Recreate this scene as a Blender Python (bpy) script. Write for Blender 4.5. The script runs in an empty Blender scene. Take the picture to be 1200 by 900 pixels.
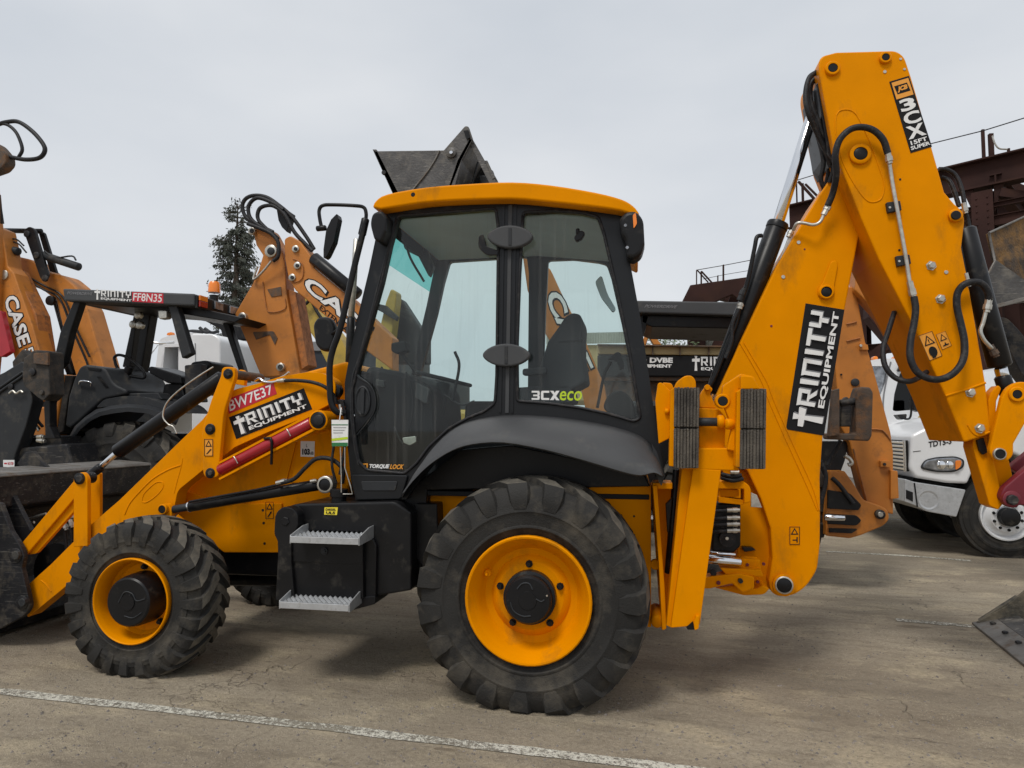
import bpy, bmesh, math, random
from mathutils import Vector, Matrix
from mathutils.geometry import tessellate_polygon
random.seed(7)
PI = math.pi
sc = bpy.context.scene
COL = sc.collection
# ------------------------------------------------------------------ camera
F = 800.0; CX = 600.0; CY = 450.0; H = 1.55
PITCH = math.atan(50 / F); YAW = math.radians(10.2)
cd = bpy.data.cameras.new('camera'); cam = bpy.data.objects.new('camera', cd); COL.objects.link(cam)
cd.sensor_width = 36; cd.lens = F / 1200 * 36; cd.clip_end = 3000; cd.clip_start = 0.05
cam.location = (0, 0, H); cam.rotation_euler = (PI / 2 + PITCH, 0, YAW)
sc.camera = cam
RM = cam.rotation_euler.to_matrix()
def ray(px, py):
    return RM @ Vector(((px - CX) / F, -(py - CY) / F, -1))
def at(px, py, Y):            # where the line of sight meets the upright plane y = Y
    d = ray(px, py); t = Y / d.y
    return Vector((d.x * t, Y, H + d.z * t))
def gr(px, py, z=0.0):        # ... and the ground
    d = ray(px, py); t = (z - H) / d.z
    return Vector((d.x * t, d.y * t, z))
# ------------------------------------------------------------------ light
w = bpy.data.worlds.new('World'); sc.world = w; w.use_nodes = True
nt = w.node_tree; nt.nodes.clear()
SUN_EL, SUN_AZ = math.radians(58), math.radians(200)   # azimuth clockwise from +Y: behind the camera, a little left
out = nt.nodes.new('ShaderNodeOutputWorld'); bg = nt.nodes.new('ShaderNodeBackground')
sky = nt.nodes.new('ShaderNodeTexSky'); sky.sky_type = 'NISHITA'; sky.sun_disc = False
sky.sun_elevation = SUN_EL; sky.sun_rotation = SUN_AZ
tc = nt.nodes.new('ShaderNodeTexCoord'); mp = nt.nodes.new('ShaderNodeMapping'); mp.inputs['Scale'].default_value = (1, 1, 2.6)
nz = nt.nodes.new('ShaderNodeTexNoise'); nz.inputs['Scale'].default_value = 1.7; nz.inputs['Detail'].default_value = 5; nz.inputs['Roughness'].default_value = .45
rp_ = nt.nodes.new('ShaderNodeValToRGB')
rp_.color_ramp.elements[0].position = .3; rp_.color_ramp.elements[0].color = (.585, .63, .69, 1)
rp_.color_ramp.elements[1].position = .72; rp_.color_ramp.elements[1].color = (.80, .82, .845, 1)
sclr = nt.nodes.new('ShaderNodeVectorMath'); sclr.operation = 'SCALE'; sclr.inputs['Scale'].default_value = 10.0
mx = nt.nodes.new('ShaderNodeMix'); mx.data_type = 'RGBA'; mx.inputs[0].default_value = .93
L = nt.links.new
L(tc.outputs['Generated'], mp.inputs[0]); L(mp.outputs[0], nz.inputs['Vector']); L(nz.outputs['Fac'], rp_.inputs[0])
L(rp_.outputs[0], sclr.inputs[0]); L(sky.outputs[0], mx.inputs[6]); L(sclr.outputs[0], mx.inputs[7])
L(mx.outputs[2], bg.inputs[0]); bg.inputs[1].default_value = .1; L(bg.outputs[0], out.inputs[0])
sd = bpy.data.lights.new('sun', 'SUN'); sd.energy = 2.0; sd.angle = math.radians(16); sd.color = (1, .96, .9)
sun = bpy.data.objects.new('sun', sd); COL.objects.link(sun)
sdir = Vector((math.sin(SUN_AZ) * math.cos(SUN_EL), math.cos(SUN_AZ) * math.cos(SUN_EL), math.sin(SUN_EL)))
sun.rotation_euler = sdir.to_track_quat('Z', 'Y').to_euler(); sun.location = sdir * 30
sc.view_settings.view_transform = 'Standard'; sc.view_settings.look = 'None'
sc.view_settings.exposure = 0; sc.view_settings.gamma = 1
sc.render.engine = 'CYCLES'; sc.cycles.use_denoising = True; sc.cycles.max_bounces = 8; sc.cycles.transparent_max_bounces = 16

# ------------------------------------------------------------------ materials
def mat(name, col, rough=.5, metal=0, var=.12, dirt=None, dirtamt=0.0, dscale=6, bump=0.0, bscale=60, coat=0, scratch=0, streak=0, spec=None, tint=None):
    m = bpy.data.materials.new(name); m.use_nodes = True; n = m.node_tree; N = n.nodes; b = N['Principled BSDF']; l = n.links.new
    b.inputs['Roughness'].default_value = rough; b.inputs['Metallic'].default_value = metal
    if tint: b.inputs['Specular Tint'].default_value = (*tint, 1)
    if spec is not None: b.inputs['Specular IOR Level'].default_value = spec
    if coat: b.inputs['Coat Weight'].default_value = coat; b.inputs['Coat Roughness'].default_value = .12
    geo = N.new('ShaderNodeNewGeometry')
    t = N.new('ShaderNodeTexNoise'); t.inputs['Scale'].default_value = dscale * .7; t.inputs['Detail'].default_value = 6; l(geo.outputs['Position'], t.inputs['Vector'])
    mr = N.new('ShaderNodeMapRange'); l(t.outputs['Fac'], mr.inputs[0]); mr.inputs[1].default_value = .3; mr.inputs[2].default_value = .7
    mr.inputs[3].default_value = 1 - var; mr.inputs[4].default_value = 1 + var
    vm = N.new('ShaderNodeVectorMath'); vm.operation = 'SCALE'; vm.inputs[0].default_value = col; l(mr.outputs[0], vm.inputs['Scale'])
    cur = vm.outputs[0]
    if dirt:
        t2 = N.new('ShaderNodeTexNoise'); t2.inputs['Scale'].default_value = dscale; t2.inputs['Detail'].default_value = 9; t2.inputs['Roughness'].default_value = .65
        if streak:
            mpp = N.new('ShaderNodeMapping'); mpp.inputs['Scale'].default_value = (1, 1, 1 / streak); l(geo.outputs['Position'], mpp.inputs[0]); l(mpp.outputs[0], t2.inputs['Vector'])
        else: l(geo.outputs['Position'], t2.inputs['Vector'])
        r2 = N.new('ShaderNodeMapRange'); l(t2.outputs['Fac'], r2.inputs[0]); r2.inputs[1].default_value = .62 - dirtamt * .4; r2.inputs[2].default_value = .85 - dirtamt * .3
        mm = N.new('ShaderNodeMix'); mm.data_type = 'RGBA'; l(r2.outputs[0], mm.inputs[0]); l(cur, mm.inputs[6]); mm.inputs[7].default_value = (*dirt, 1); cur = mm.outputs[2]
        rr = N.new('ShaderNodeMapRange'); l(r2.outputs[0], rr.inputs[0]); rr.inputs[3].default_value = rough; rr.inputs[4].default_value = min(1, rough + .35); l(rr.outputs[0], b.inputs['Roughness'])
    if scratch:
        t3 = N.new('ShaderNodeTexNoise'); t3.inputs['Scale'].default_value = 30; t3.inputs['Detail'].default_value = 3
        mp3 = N.new('ShaderNodeMapping'); mp3.inputs['Rotation'].default_value = (0, .7, 0); mp3.inputs['Scale'].default_value = (.25, 1, 3); l(geo.outputs['Position'], mp3.inputs[0]); l(mp3.outputs[0], t3.inputs['Vector'])
        r3 = N.new('ShaderNodeMapRange'); l(t3.outputs['Fac'], r3.inputs[0]); r3.inputs[1].default_value = .6; r3.inputs[2].default_value = .72; r3.inputs[4].default_value = scratch
        m3 = N.new('ShaderNodeMix'); m3.data_type = 'RGBA'; l(r3.outputs[0], m3.inputs[0]); l(cur, m3.inputs[6]); m3.inputs[7].default_value = (.3, .28, .25, 1); cur = m3.outputs[2]
    l(cur, b.inputs['Base Color'])
    if bump:
        tb = N.new('ShaderNodeTexNoise'); tb.inputs['Scale'].default_value = bscale; tb.inputs['Detail'].default_value = 4; l(geo.outputs['Position'], tb.inputs['Vector'])
        bb = N.new('ShaderNodeBump'); bb.inputs['Strength'].default_value = bump; bb.inputs['Distance'].default_value = .01; l(tb.outputs['Fac'], bb.inputs['Height']); l(bb.outputs[0], b.inputs['Normal'])
    return m
DUST = (.22, .19, .15)
M = dict(
 yel=mat('yellow_paint', (.73, .248, .0), .40, var=.07, dirt=(.33, .13, .012), dirtamt=.17, dscale=4.5, spec=.22, tint=(1, .62, .08), streak=2.2, bump=.03, bscale=14),
 org=mat('orange_paint', (.47, .165, .020), .5, var=.16, dirt=(.16, .075, .03), dirtamt=.18, dscale=5),
 orgd=mat('worn_orange_paint', (.40, .14, .03), .6, var=.2, dirt=(.13, .07, .04), dirtamt=.42, dscale=14),
 blk=mat('black_paint', (.009, .009, .010), .36, spec=.25, var=.2, dirt=(.07, .062, .05), dirtamt=.12, dscale=9),
 blks=mat('black_steel', (.016, .016, .018), .5, spec=.3, var=.3, dirt=(.10, .085, .065), dirtamt=.3, dscale=8, bump=.15, scratch=.25),
 cab=mat('black_cab_frame', (.010, .011, .013), .32, spec=.3, var=.15, dirt=(.05, .05, .048), dirtamt=.1, dscale=5),
 pla=mat('grey_plastic', (.055, .057, .060), .6, spec=.3, var=.1, dirt=(.12, .115, .105), dirtamt=.12, dscale=5, bump=.15, bscale=260),
 plc=mat('charcoal_plastic', (.024, .026, .029), .55, spec=.3, var=.15, dirt=(.10, .09, .075), dirtamt=.2, dscale=6, bump=.1, bscale=160),
 rub=mat('tyre_rubber', (.022, .021, .0195), .75, spec=.3, var=.25, dirt=(.095, .083, .065), dirtamt=.34, dscale=5, bump=.35, bscale=110),
 rubd=mat('dusty_tyre_tread', (.085, .077, .063), .88, var=.3, dirt=(.15, .13, .10), dirtamt=.4, dscale=14, bump=.4, bscale=70),
 hose=mat('black_hose', (.013, .013, .015), .5, spec=.3, var=.2, dirt=(.08, .07, .06), dirtamt=.2, dscale=30, bump=.3, bscale=120),
 pad=mat('laminated_rubber', (.058, .050, .042), .9, var=.4, dirt=(.14, .12, .095), dirtamt=.5, dscale=22, bump=.8, bscale=110, streak=5),
 chr=mat('chrome', (.75, .76, .78), .13, 1, var=.05),
 zinc=mat('zinc_steel', (.52, .50, .45), .38, .85, var=.2, dirt=(.25, .2, .14), dirtamt=.1, dscale=40),
 ser=mat('galvanised_steel', (.50, .51, .52), .45, .6, var=.1, dirt=(.3, .28, .25), dirtamt=.15, dscale=30),
 red=mat('red_paint', (.36, .008, .018), .33, var=.1, coat=.2),
 dred=mat('dark_red_paint', (.16, .01, .022), .5, var=.2, dirt=(.1, .05, .04), dirtamt=.2, dscale=8),
 redst=mat('red_sticker', (.50, .012, .03), .4, var=.04),
 wht=mat('white_paint', (.76, .77, .78), .3, var=.04, dirt=(.5, .48, .44), dirtamt=.05, dscale=3, coat=.3),
 whs=mat('white_print', (.76, .76, .75), .45, var=.04, dirt=(.45, .42, .38), dirtamt=.12, dscale=14),
 grs=mat('grey_print', (.20, .20, .21), .5, var=.05),
 bks=mat('black_print', (.012, .012, .013), .5, spec=.15, var=.1),
 grn=mat('lime_print', (.48, .62, .02), .5, var=.02),
 dkg=mat('dark_green_print', (.02, .16, .05), .5, var=.02),
 ylp=mat('light_yellow_print', (.78, .62, .04), .5, var=.03),
 orp=mat('amber_print', (.78, .32, .03), .45, var=.03),
 rusty=mat('rusty_steel', (.075, .055, .042), .8, var=.35, dirt=(.19, .09, .035), dirtamt=.42, dscale=9, bump=.5, bscale=60),
 frame=mat('dark_red_oxide_steel', (.036, .015, .012), .75, spec=.2, var=.35, dirt=(.05, .025, .018), dirtamt=.3, dscale=2),
 buck=mat('worn_bucket_steel', (.075, .072, .07), .5, .3, var=.3, dirt=(.2, .185, .16), dirtamt=.3, dscale=7, bump=.4, bscale=40, scratch=.7),
 bare=mat('scuffed_bucket_steel', (.17, .16, .145), .5, .4, var=.3, dirt=(.12, .08, .05), dirtamt=.3, dscale=9, bump=.3),
 rustbk=mat('rust_caked_steel', (.05, .036, .026), .9, var=.4, dirt=(.26, .135, .035), dirtamt=.5, dscale=6, bump=.8, bscale=45),
 mud=mat('mud_caked_steel', (.045, .043, .036), .85, var=.4, dirt=(.20, .17, .12), dirtamt=.38, dscale=5, bump=.7, bscale=45),
 liner=mat('cab_liner', (.60, .74, .82), .9, var=.05),
 seat=mat('seat_fabric', (.045, .047, .052), .95, var=.15, bump=.3, bscale=300),
 inter=mat('interior_plastic', (.018, .019, .021), .7, spec=.2, var=.2),
 alum=mat('polished_aluminium', (.78, .79, .80), .25, .9, var=.05),
 bark=mat('bark', (.09, .07, .055), .95, var=.3, bump=.6),
 leaf=mat('pine_needles', (.055, .062, .048), .8, var=.5, dscale=3),
 shrub=mat('shrub_leaves', (.10, .14, .06), .7, var=.5, dscale=4),
 amber=mat('amber_lens', (.85, .22, .01), .25, var=.05, coat=.5),
 rlens=mat('red_lens', (.35, .015, .01), .25, var=.05, coat=.5),
 clens=mat('clear_lens', (.26, .27, .29), .12, .6, var=.5, dscale=22),
 corr=mat('corrugated_sheet', (.50, .51, .46), .6, var=.08, dirt=(.3, .28, .22), dirtamt=.15, dscale=2, streak=6),
 tan=mat('tan_wall', (.42, .33, .17), .8, var=.1),
 grime=mat('grimy_black_steel', (.035, .032, .029), .7, var=.4, dirt=(.10, .075, .055), dirtamt=.35, dscale=14, bump=.4, spec=.3),
 stone=mat('pebble_stone', (.17, .15, .13), .9, var=.4, dscale=25),
 excy=mat('faded_yellow_paint', (.45, .31, .05), .5, var=.15, dirt=(.25, .2, .08), dirtamt=.15),
)
def glass_mat(name, tint, refl=.9, ior=1.45, fixed=None, dust=.0):
    m = bpy.data.materials.new(name); m.use_nodes = True; N = m.node_tree.nodes; l = m.node_tree.links.new; N.clear()
    o = N.new('ShaderNodeOutputMaterial'); t = N.new('ShaderNodeBsdfTransparent'); g = N.new('ShaderNodeBsdfGlossy'); mi = N.new('ShaderNodeMixShader'); fr = N.new('ShaderNodeFresnel')
    t.inputs[0].default_value = (*tint, 1); g.inputs[0].default_value = (refl, refl, refl, 1); g.inputs['Roughness'].default_value = .02; fr.inputs[0].default_value = ior
    if fixed is None: l(fr.outputs[0], mi.inputs[0])
    else: mi.inputs[0].default_value = fixed
    l(t.outputs[0], mi.inputs[1]); l(g.outputs[0], mi.inputs[2]); last = mi
    if dust:                      # dried water runs and dust film on the pane
        geo = N.new('ShaderNodeNewGeometry'); mp = N.new('ShaderNodeMapping'); mp.inputs['Scale'].default_value = (38, 38, .9); l(geo.outputs['Position'], mp.inputs[0])
        n1 = N.new('ShaderNodeTexNoise'); n1.inputs['Scale'].default_value = 1; n1.inputs['Detail'].default_value = 5; l(mp.outputs[0], n1.inputs['Vector'])
        n2 = N.new('ShaderNodeTexNoise'); n2.inputs['Scale'].default_value = 3.2; n2.inputs['Detail'].default_value = 6; l(geo.outputs['Position'], n2.inputs['Vector'])
        r1 = N.new('ShaderNodeMapRange'); l(n1.outputs['Fac'], r1.inputs[0]); r1.inputs[1].default_value = .56; r1.inputs[2].default_value = .78; r1.inputs[4].default_value = dust * 2.2
        r2 = N.new('ShaderNodeMapRange'); l(n2.outputs['Fac'], r2.inputs[0]); r2.inputs[1].default_value = .35; r2.inputs[2].default_value = .75; r2.inputs[3].default_value = dust * .15; r2.inputs[4].default_value = dust
        ad = N.new('ShaderNodeMath'); l(r1.outputs[0], ad.inputs[0]); l(r2.outputs[0], ad.inputs[1])
        d = N.new('ShaderNodeBsdfDiffuse'); d.inputs[0].default_value = (.5, .49, .46, 1); m2 = N.new('ShaderNodeMixShader'); l(ad.outputs[0], m2.inputs[0]); l(mi.outputs[0], m2.inputs[1]); l(d.outputs[0], m2.inputs[2]); last = m2
    l(last.outputs[0], o.inputs[0]); return m
M['glass'] = glass_mat('cab_glass', (.80, .88, .865), .8, 1.5, dust=.03)
M['glassg'] = glass_mat('green_band_glass', (.22, .62, .58), .7, fixed=.05)
M['glassw'] = glass_mat('windscreen_glass', (.84, .92, .89), .7, fixed=.05, dust=.05)
M['glassd'] = glass_mat('dark_glass', (.10, .11, .12))

# ------------------------------------------------------------------ object helpers
WL = {}
def tag(o, label=None, cat=None, group=None, kind=None):
    if label: o['label'] = label
    if cat: o['category'] = cat
    if group: o['group'] = group
    if kind: o['kind'] = kind
    return o
def thing(name, label, cat, loc, group=None):
    o = bpy.data.objects.new(name, None); COL.objects.link(o); o.location = loc; o.empty_display_size = .2
    WL[o.name] = Vector(loc); return tag(o, label, cat, group)
def place(o, wl, parent):
    WL[o.name] = Vector(wl)
    if parent is not None:
        o.parent = parent; o.location = Vector(wl) - WL[parent.name]
    else: o.location = wl
    COL.objects.link(o)
def mk(name, vs, fs, m, parent=None, smooth=False, bevel=0, label=None, seg=2, sharp=None, recalc=True, solid=0, kind=None, mats=None):
    vs = [Vector(v) for v in vs]
    lo = Vector([min(v[i] for v in vs) for i in range(3)]); hi = Vector([max(v[i] for v in vs) for i in range(3)])
    c = (lo + hi) / 2
    me = bpy.data.meshes.new(name); me.from_pydata([v - c for v in vs], [], fs); me.update()
    if recalc:
        b = bmesh.new(); b.from_mesh(me); bmesh.ops.recalc_face_normals(b, faces=b.faces); b.to_mesh(me); b.free()
    mm = M[m] if isinstance(m, str) else m
    me.materials.append(mm)
    if mats:
        for q in mats[0]: me.materials.append(M[q])
        for i, f in enumerate(me.polygons): f.material_index = mats[1][i] if i < len(mats[1]) else 0
    o = bpy.data.objects.new(name, me); place(o, c, parent)
    if smooth or bevel:
        me.shade_smooth() if smooth else None
        if smooth and sharp: me.set_sharp_from_angle(angle=math.radians(sharp))
    if solid:
        s = o.modifiers.new('thickness', 'SOLIDIFY'); s.thickness = solid; s.offset = 0
    if bevel:
        md = o.modifiers.new('edge', 'BEVEL'); md.width = bevel; md.segments = seg; md.limit_method = 'ANGLE'; md.angle_limit = math.radians(32)
        md.harden_normals = False
    if label: o['label'] = label
    if kind: o['kind'] = kind
    return o
def rnd(pts, n=5):            # round the corners that carry a radius: (x, y, r)
    res = []; k = len(pts)
    for i, p in enumerate(pts):
        if len(p) < 3: res.append((p[0], p[1])); continue
        a = Vector(pts[i - 1][:2]); b = Vector(p[:2]); c = Vector(pts[(i + 1) % k][:2]); r = p[2]
        u = (a - b); v = (c - b); r = min(r, u.length * .48, v.length * .48); u.normalize(); v.normalize()
        p0 = b + u * r; p1 = b + v * r
        for j in range(n + 1):
            t = j / n; q = p0 * (1 - t) ** 2 + b * 2 * t * (1 - t) + p1 * t * t; res.append((q.x, q.y))
    return res
def loft_plate(front, back):
    n = len(front)
    return list(front) + list(back), [list(range(n)), list(range(2 * n - 1, n - 1, -1))] + [[i, (i + 1) % n, n + (i + 1) % n, n + i] for i in range(n)]
def plate(name, pts, Y0, Y1, m, parent=None, bevel=.005, label=None, holes=None, seg=2, shear=0):
    """outline seen at depth Y0, real thickness to Y1"""
    pts = rnd(pts)
    P = [at(x, y, Y0) for x, y in pts]
    if not holes:
        B = [Vector((p.x + shear, Y1, p.z)) for p in P]
        v, f = loft_plate(P, B); return mk(name, v, f, m, parent, bevel=bevel, label=label, seg=seg)
    loops = [[(p.x, p.z) for p in P]] + [[(at(x, y, Y0).x, at(x, y, Y0).z) for x, y in rnd(h)] for h in holes]
    return plate_xz(name, loops, Y0, Y1, m, parent, bevel, label, seg)
def plate_xz(name, loops, Y0, Y1, m, parent=None, bevel=.005, label=None, seg=2):
    allp = [q for l in loops for q in l]; n = len(allp)
    tri = tessellate_polygon([[Vector((x, z, 0)) for x, z in l] for l in loops])
    vs = [(x, Y0, z) for x, z in allp] + [(x, Y1, z) for x, z in allp]
    fs = [list(t) for t in tri] + [[i + n for i in reversed(t)] for t in tri]
    k = 0
    for l in loops:
        for i in range(len(l)): a = k + i; b = k + (i + 1) % len(l); fs.append([a, b, b + n, a + n])
        k += len(l)
    return mk(name, vs, fs, m, parent, bevel=bevel, label=label, seg=seg)
def box(name, x0, x1, y0, y1, z0, z1, m, parent=None, bevel=.005, label=None, seg=2, kind=None):
    P = [(x0, y0, z0), (x1, y0, z0), (x1, y0, z1), (x0, y0, z1)]; B = [(x, y1, z) for x, _, z in P]
    v, f = loft_plate(P, B); return mk(name, v, f, m, parent, bevel=bevel, label=label, seg=seg, kind=kind)
def beam(name, p0, p1, wd, ht, m, parent=None, bevel=0, label=None, up=Vector((0, 0, 1))):
    p0 = Vector(p0); p1 = Vector(p1); d = (p1 - p0).normalized(); s = d.cross(up)
    if s.length < .01: s = Vector((0, 1, 0))
    s.normalize(); u = s.cross(d).normalized()
    v = [q + s * a * wd / 2 + u * b * ht / 2 for q in (p0, p1) for a, b in ((-1, -1), (1, -1), (1, 1), (-1, 1))]
    return mk(name, v, [[0, 1, 2, 3], [7, 6, 5, 4]] + [[i, (i + 1) % 4, 4 + (i + 1) % 4, 4 + i] for i in range(4)], m, parent, bevel=bevel, label=label)
def lathe_data(o, ax, prof, seg=32, closed=False):
    o = Vector(o); ax = Vector(ax).normalized(); s = ax.orthogonal().normalized(); u = ax.cross(s)
    vs, fs = [], []
    for a, r in prof:
        for i in range(seg):
            t = 2 * PI * i / seg; vs.append(o + ax * a + (s * math.cos(t) + u * math.sin(t)) * r)
    for k in range(len(prof) - 1):
        for i in range(seg): j = (i + 1) % seg; fs.append([k * seg + i, k * seg + j, (k + 1) * seg + j, (k + 1) * seg + i])
    if not closed:
        fs.append(list(range(seg))); fs.append(list(range((len(prof) - 1) * seg, len(prof) * seg)))
    return vs, fs
def lathe(name, o, ax, prof, m, parent=None, seg=32, sharp=35, label=None, closed=False):
    v, f = lathe_data(o, ax, prof, seg, closed); return mk(name, v, f, m, parent, smooth=True, sharp=sharp, label=label)
def rod(name, p0, p1, r, m, parent=None, seg=20, label=None, ch=None, r1=None):
    p0 = Vector(p0); p1 = Vector(p1); Ln = (p1 - p0).length; c = min(.25 * r, .012) if ch is None else ch; r1 = r if r1 is None else r1
    return lathe(name, p0, p1 - p0, [(0, r - c), (c, r), (Ln - c, r1), (Ln, r1 - c)], m, parent, seg, 50, label)
def disc(name, px, py, Y, rpx, depth, m, parent=None, seg=24, out_=0, ring=None, sides=None):
    """a pin, boss or bolt whose face stands proud of plane Y"""
    c = at(px, py, Y); r = rpx * at_scale(px, py, Y); s = sides or seg
    return lathe(name, c + Vector((0, out_, 0)), (0, -1, 0), [(-depth, r), (0, r), (min(r * .12, .003), r - min(r * .12, .004))] if not ring else [(-depth, r), (0, r), (.004, r * .9), (.004, r * ring), (-.02, r * ring)], m, parent, s, 40)
def at_scale(px, py, Y):
    return (at(px + 1, py, Y) - at(px - 1, py, Y)).length / 2 / 1.0 * .985
def spline(pts, n=8):
    P = [Vector(p) for p in pts]
    if len(P) < 3: return P
    P = [P[0] * 2 - P[1]] + P + [P[-1] * 2 - P[-2]]; res = []
    for i in range(1, len(P) - 2):
        for j in range(n):
            t = j / n; a, b, c, d = P[i - 1:i + 3]
            res.append(.5 * ((2 * b) + (-a + c) * t + (2 * a - 5 * b + 4 * c - d) * t * t + (-a + 3 * b - 3 * c + d) * t ** 3))
    res.append(P[-2]); return res
def tube_data(P, r, seg=10):
    vs, fs = [], []; u = None
    for i, p in enumerate(P):
        d = (P[min(i + 1, len(P) - 1)] - P[max(i - 1, 0)]).normalized()
        if u is None: u = d.orthogonal().normalized()
        u = (u - d * u.dot(d)).normalized(); s = d.cross(u)
        for k in range(seg): t = 2 * PI * k / seg; vs.append(p + (u * math.cos(t) + s * math.sin(t)) * r)
    for i in range(len(P) - 1):
        for k in range(seg): j = (k + 1) % seg; fs.append([i * seg + k, i * seg + j, (i + 1) * seg + j, (i + 1) * seg + k])
    fs.append(list(range(seg))[::-1]); fs.append([(len(P) - 1) * seg + k for k in range(seg)])
    return vs, fs
def tube(name, pts, r, m, parent=None, n=8, seg=10, label=None, sm=True):
    """pts: (px, py, Y) seen points; r in metres"""
    P = [at(*p) for p in pts]; P = spline(P, n) if sm else P
    v, f = tube_data(P, r, seg); return mk(name, v, f, m, parent, smooth=True, sharp=60, label=label, recalc=False)
def tubes(name, runs, r, m, parent=None, n=8, seg=8, label=None, sm=True):
    for pts in runs: o = tube(name, pts, r, m, parent, n, seg, label, sm)
    return o
def fitting(px0, py0, px1, py1, Y, r, parent, m='zinc'):
    a, b = at(px0, py0, Y), at(px1, py1, Y); Ln = (b - a).length
    lathe('hose_fitting', a, b - a, [(0, r * 1.15), (Ln * .45, r * 1.15), (Ln * .45, r * 1.4), (Ln * .8, r * 1.4), (Ln * .8, r), (Ln, r)], m, parent, 8, 30)
# flat print --------------------------------------------------------------
TXT = {}
def text_data(s, off=0., shear=0., space=1.):
    key = (s, off, shear, space)
    if key in TXT: return TXT[key]
    cu = bpy.data.curves.new('t', 'FONT'); cu.body = s; cu.offset = off; cu.shear = shear; cu.space_character = space; cu.resolution_u = 3
    ob = bpy.data.objects.new('t', cu); me = ob.to_mesh()
    vs = [(v.co.x, v.co.y) for v in me.vertices]; fs = [list(p.vertices) for p in me.polygons]
    ob.to_mesh_clear(); bpy.data.objects.remove(ob); bpy.data.curves.remove(cu)
    def area(V_, F_): return sum(abs((V_[f[1]][0] - V_[f[0]][0]) * (V_[f[2]][1] - V_[f[0]][1]) - (V_[f[2]][0] - V_[f[0]][0]) * (V_[f[1]][1] - V_[f[0]][1])) for f in F_)
    if off > 0:
        b_ = text_data(s, 0., shear, space); A0 = TXT[('a', s, shear, space)]; A1 = area(vs, fs)
        if A1 < A0: TXT[key] = text_data(s, max(0., off - .01), shear, space); return TXT[key]
    else: TXT[('a', s, shear, space)] = area(vs, fs)
    x0, x1 = min(v[0] for v in vs), max(v[0] for v in vs); y0, y1 = min(v[1] for v in vs), max(v[1] for v in vs)
    TXT[key] = ([((x - x0) / (x1 - x0), (y - y0) / (y1 - y0)) for x, y in vs], fs); return TXT[key]
def quadmap(Q):
    TL, TR, BR, BL = Q
    return lambda u, v: (BL * (1 - u) + BR * u) * (1 - v) + (TL * (1 - u) + TR * u) * v
def decal(parent, quad, Y, bg, items, name='sticker', lift=.0025, nrm=None, label=None, world=False):
    """quad TL TR BR BL in photo pixels on plane Y (or world points); items: ('t', text, u0,v0,u1,v1, mat, offset, shear) or ('p', poly, mat)"""
    Q = [Vector(q) if world else at(q[0], q[1], Y) for q in quad]
    n = nrm or Vector((0, -1, 0)); mp_ = quadmap(Q); par = parent
    if bg:
        P = [mp_(u, v) + n * lift for u, v in ((0, 1), (1, 1), (1, 0), (0, 0))]; B = [p - n * (lift + .001) for p in P]
        vv, ff = loft_plate(P, B); par = mk(name, vv, ff, bg, parent, label=label)
    by = {}; k = 0
    for it in items:
        lv = lift + .0015 + k * .0003; k += 1
        if it[0] == 't':
            _, s, u0, v0, u1, v1, mm, off, sh = it; vs, fs = text_data(s, off, sh)
            V = [mp_(u0 + (u1 - u0) * a, v0 + (v1 - v0) * b) + n * lv for a, b in vs]
        else:
            _, poly, mm = it; V = [mp_(a, b) + n * lv for a, b in poly]; fs = [list(range(len(poly)))]
        L_ = by.setdefault(mm, ([], [])); o_ = len(L_[0]); L_[0].extend(V); L_[1].extend([[i + o_ for i in q] for q in fs])
    for mm, (V, Fc) in by.items(): mk('lettering' if any(i[0] == 't' for i in items) else 'symbol', V, Fc, mm, par, recalc=False)
    return par
T = .25
GL = dict(
 R=[[(0, 0), (T, 0), (T, .8), (0, .8)], [(0, .8), (1, .8), (1, 1), (-.08, 1)], [(1 - T, .48), (1, .48), (1, .8), (1 - T, .8)], [(T, .36), (1, .36), (1, .48), (T, .48)], [(.4, .36), (.68, .36), (1.05, 0), (.74, 0)]],
 I=[[(.3, 0), (.72, 0), (.72, 1), (.22, 1)]],
 N=[[(0, 0), (T, 0), (T, .8), (0, .8)], [(0, .8), (1, .8), (1, 1), (-.08, 1)], [(1 - T, 0), (1, 0), (1, .8), (1 - T, .8)]],
 T=[[(-.05, .78), (1.05, .78), (1.05, 1), (-.05, 1)], [(.36, 0), (.64, 0), (.64, .78), (.36, .78)]],
 three=[[(0, .8), (1, .8), (.93, 1), (.04, 1)], [(.72, .58), (1, .58), (1, .8), (.72, .8)], [(.2, .4), (1, .4), (.9, .5), (1, .58), (.2, .58)], [(.72, .2), (1, .2), (1, .4), (.72, .4)], [(.04, 0), (.93, 0), (1, .2), (0, .2)]],
 C=[[(.12, .78), (1, .78), (1, 1), (.12, 1), (.03, .93), (0, .78)], [(0, .22), (.3, .22), (.3, .78), (0, .78)], [(.12, 0), (1, 0), (1, .22), (0, .22), (.03, .07)]],
 X=[[(0, 0), (.36, 0), (1, 1), (.64, 1)], [(.64, 0), (1, 0), (.62, .46), (.44, .34)], [(0, 1), (.36, 1), (.56, .66), (.38, .54)]],
 Y=[[(0, .5), (T, .5), (T, 1), (0, 1)], [(1 - T, .5), (1, .5), (1, 1), (1 - T, 1)], [(0, .36), (1, .36), (1, .5), (0, .5)], [(.36, 0), (.64, 0), (.64, .36), (.36, .36)]])
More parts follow.
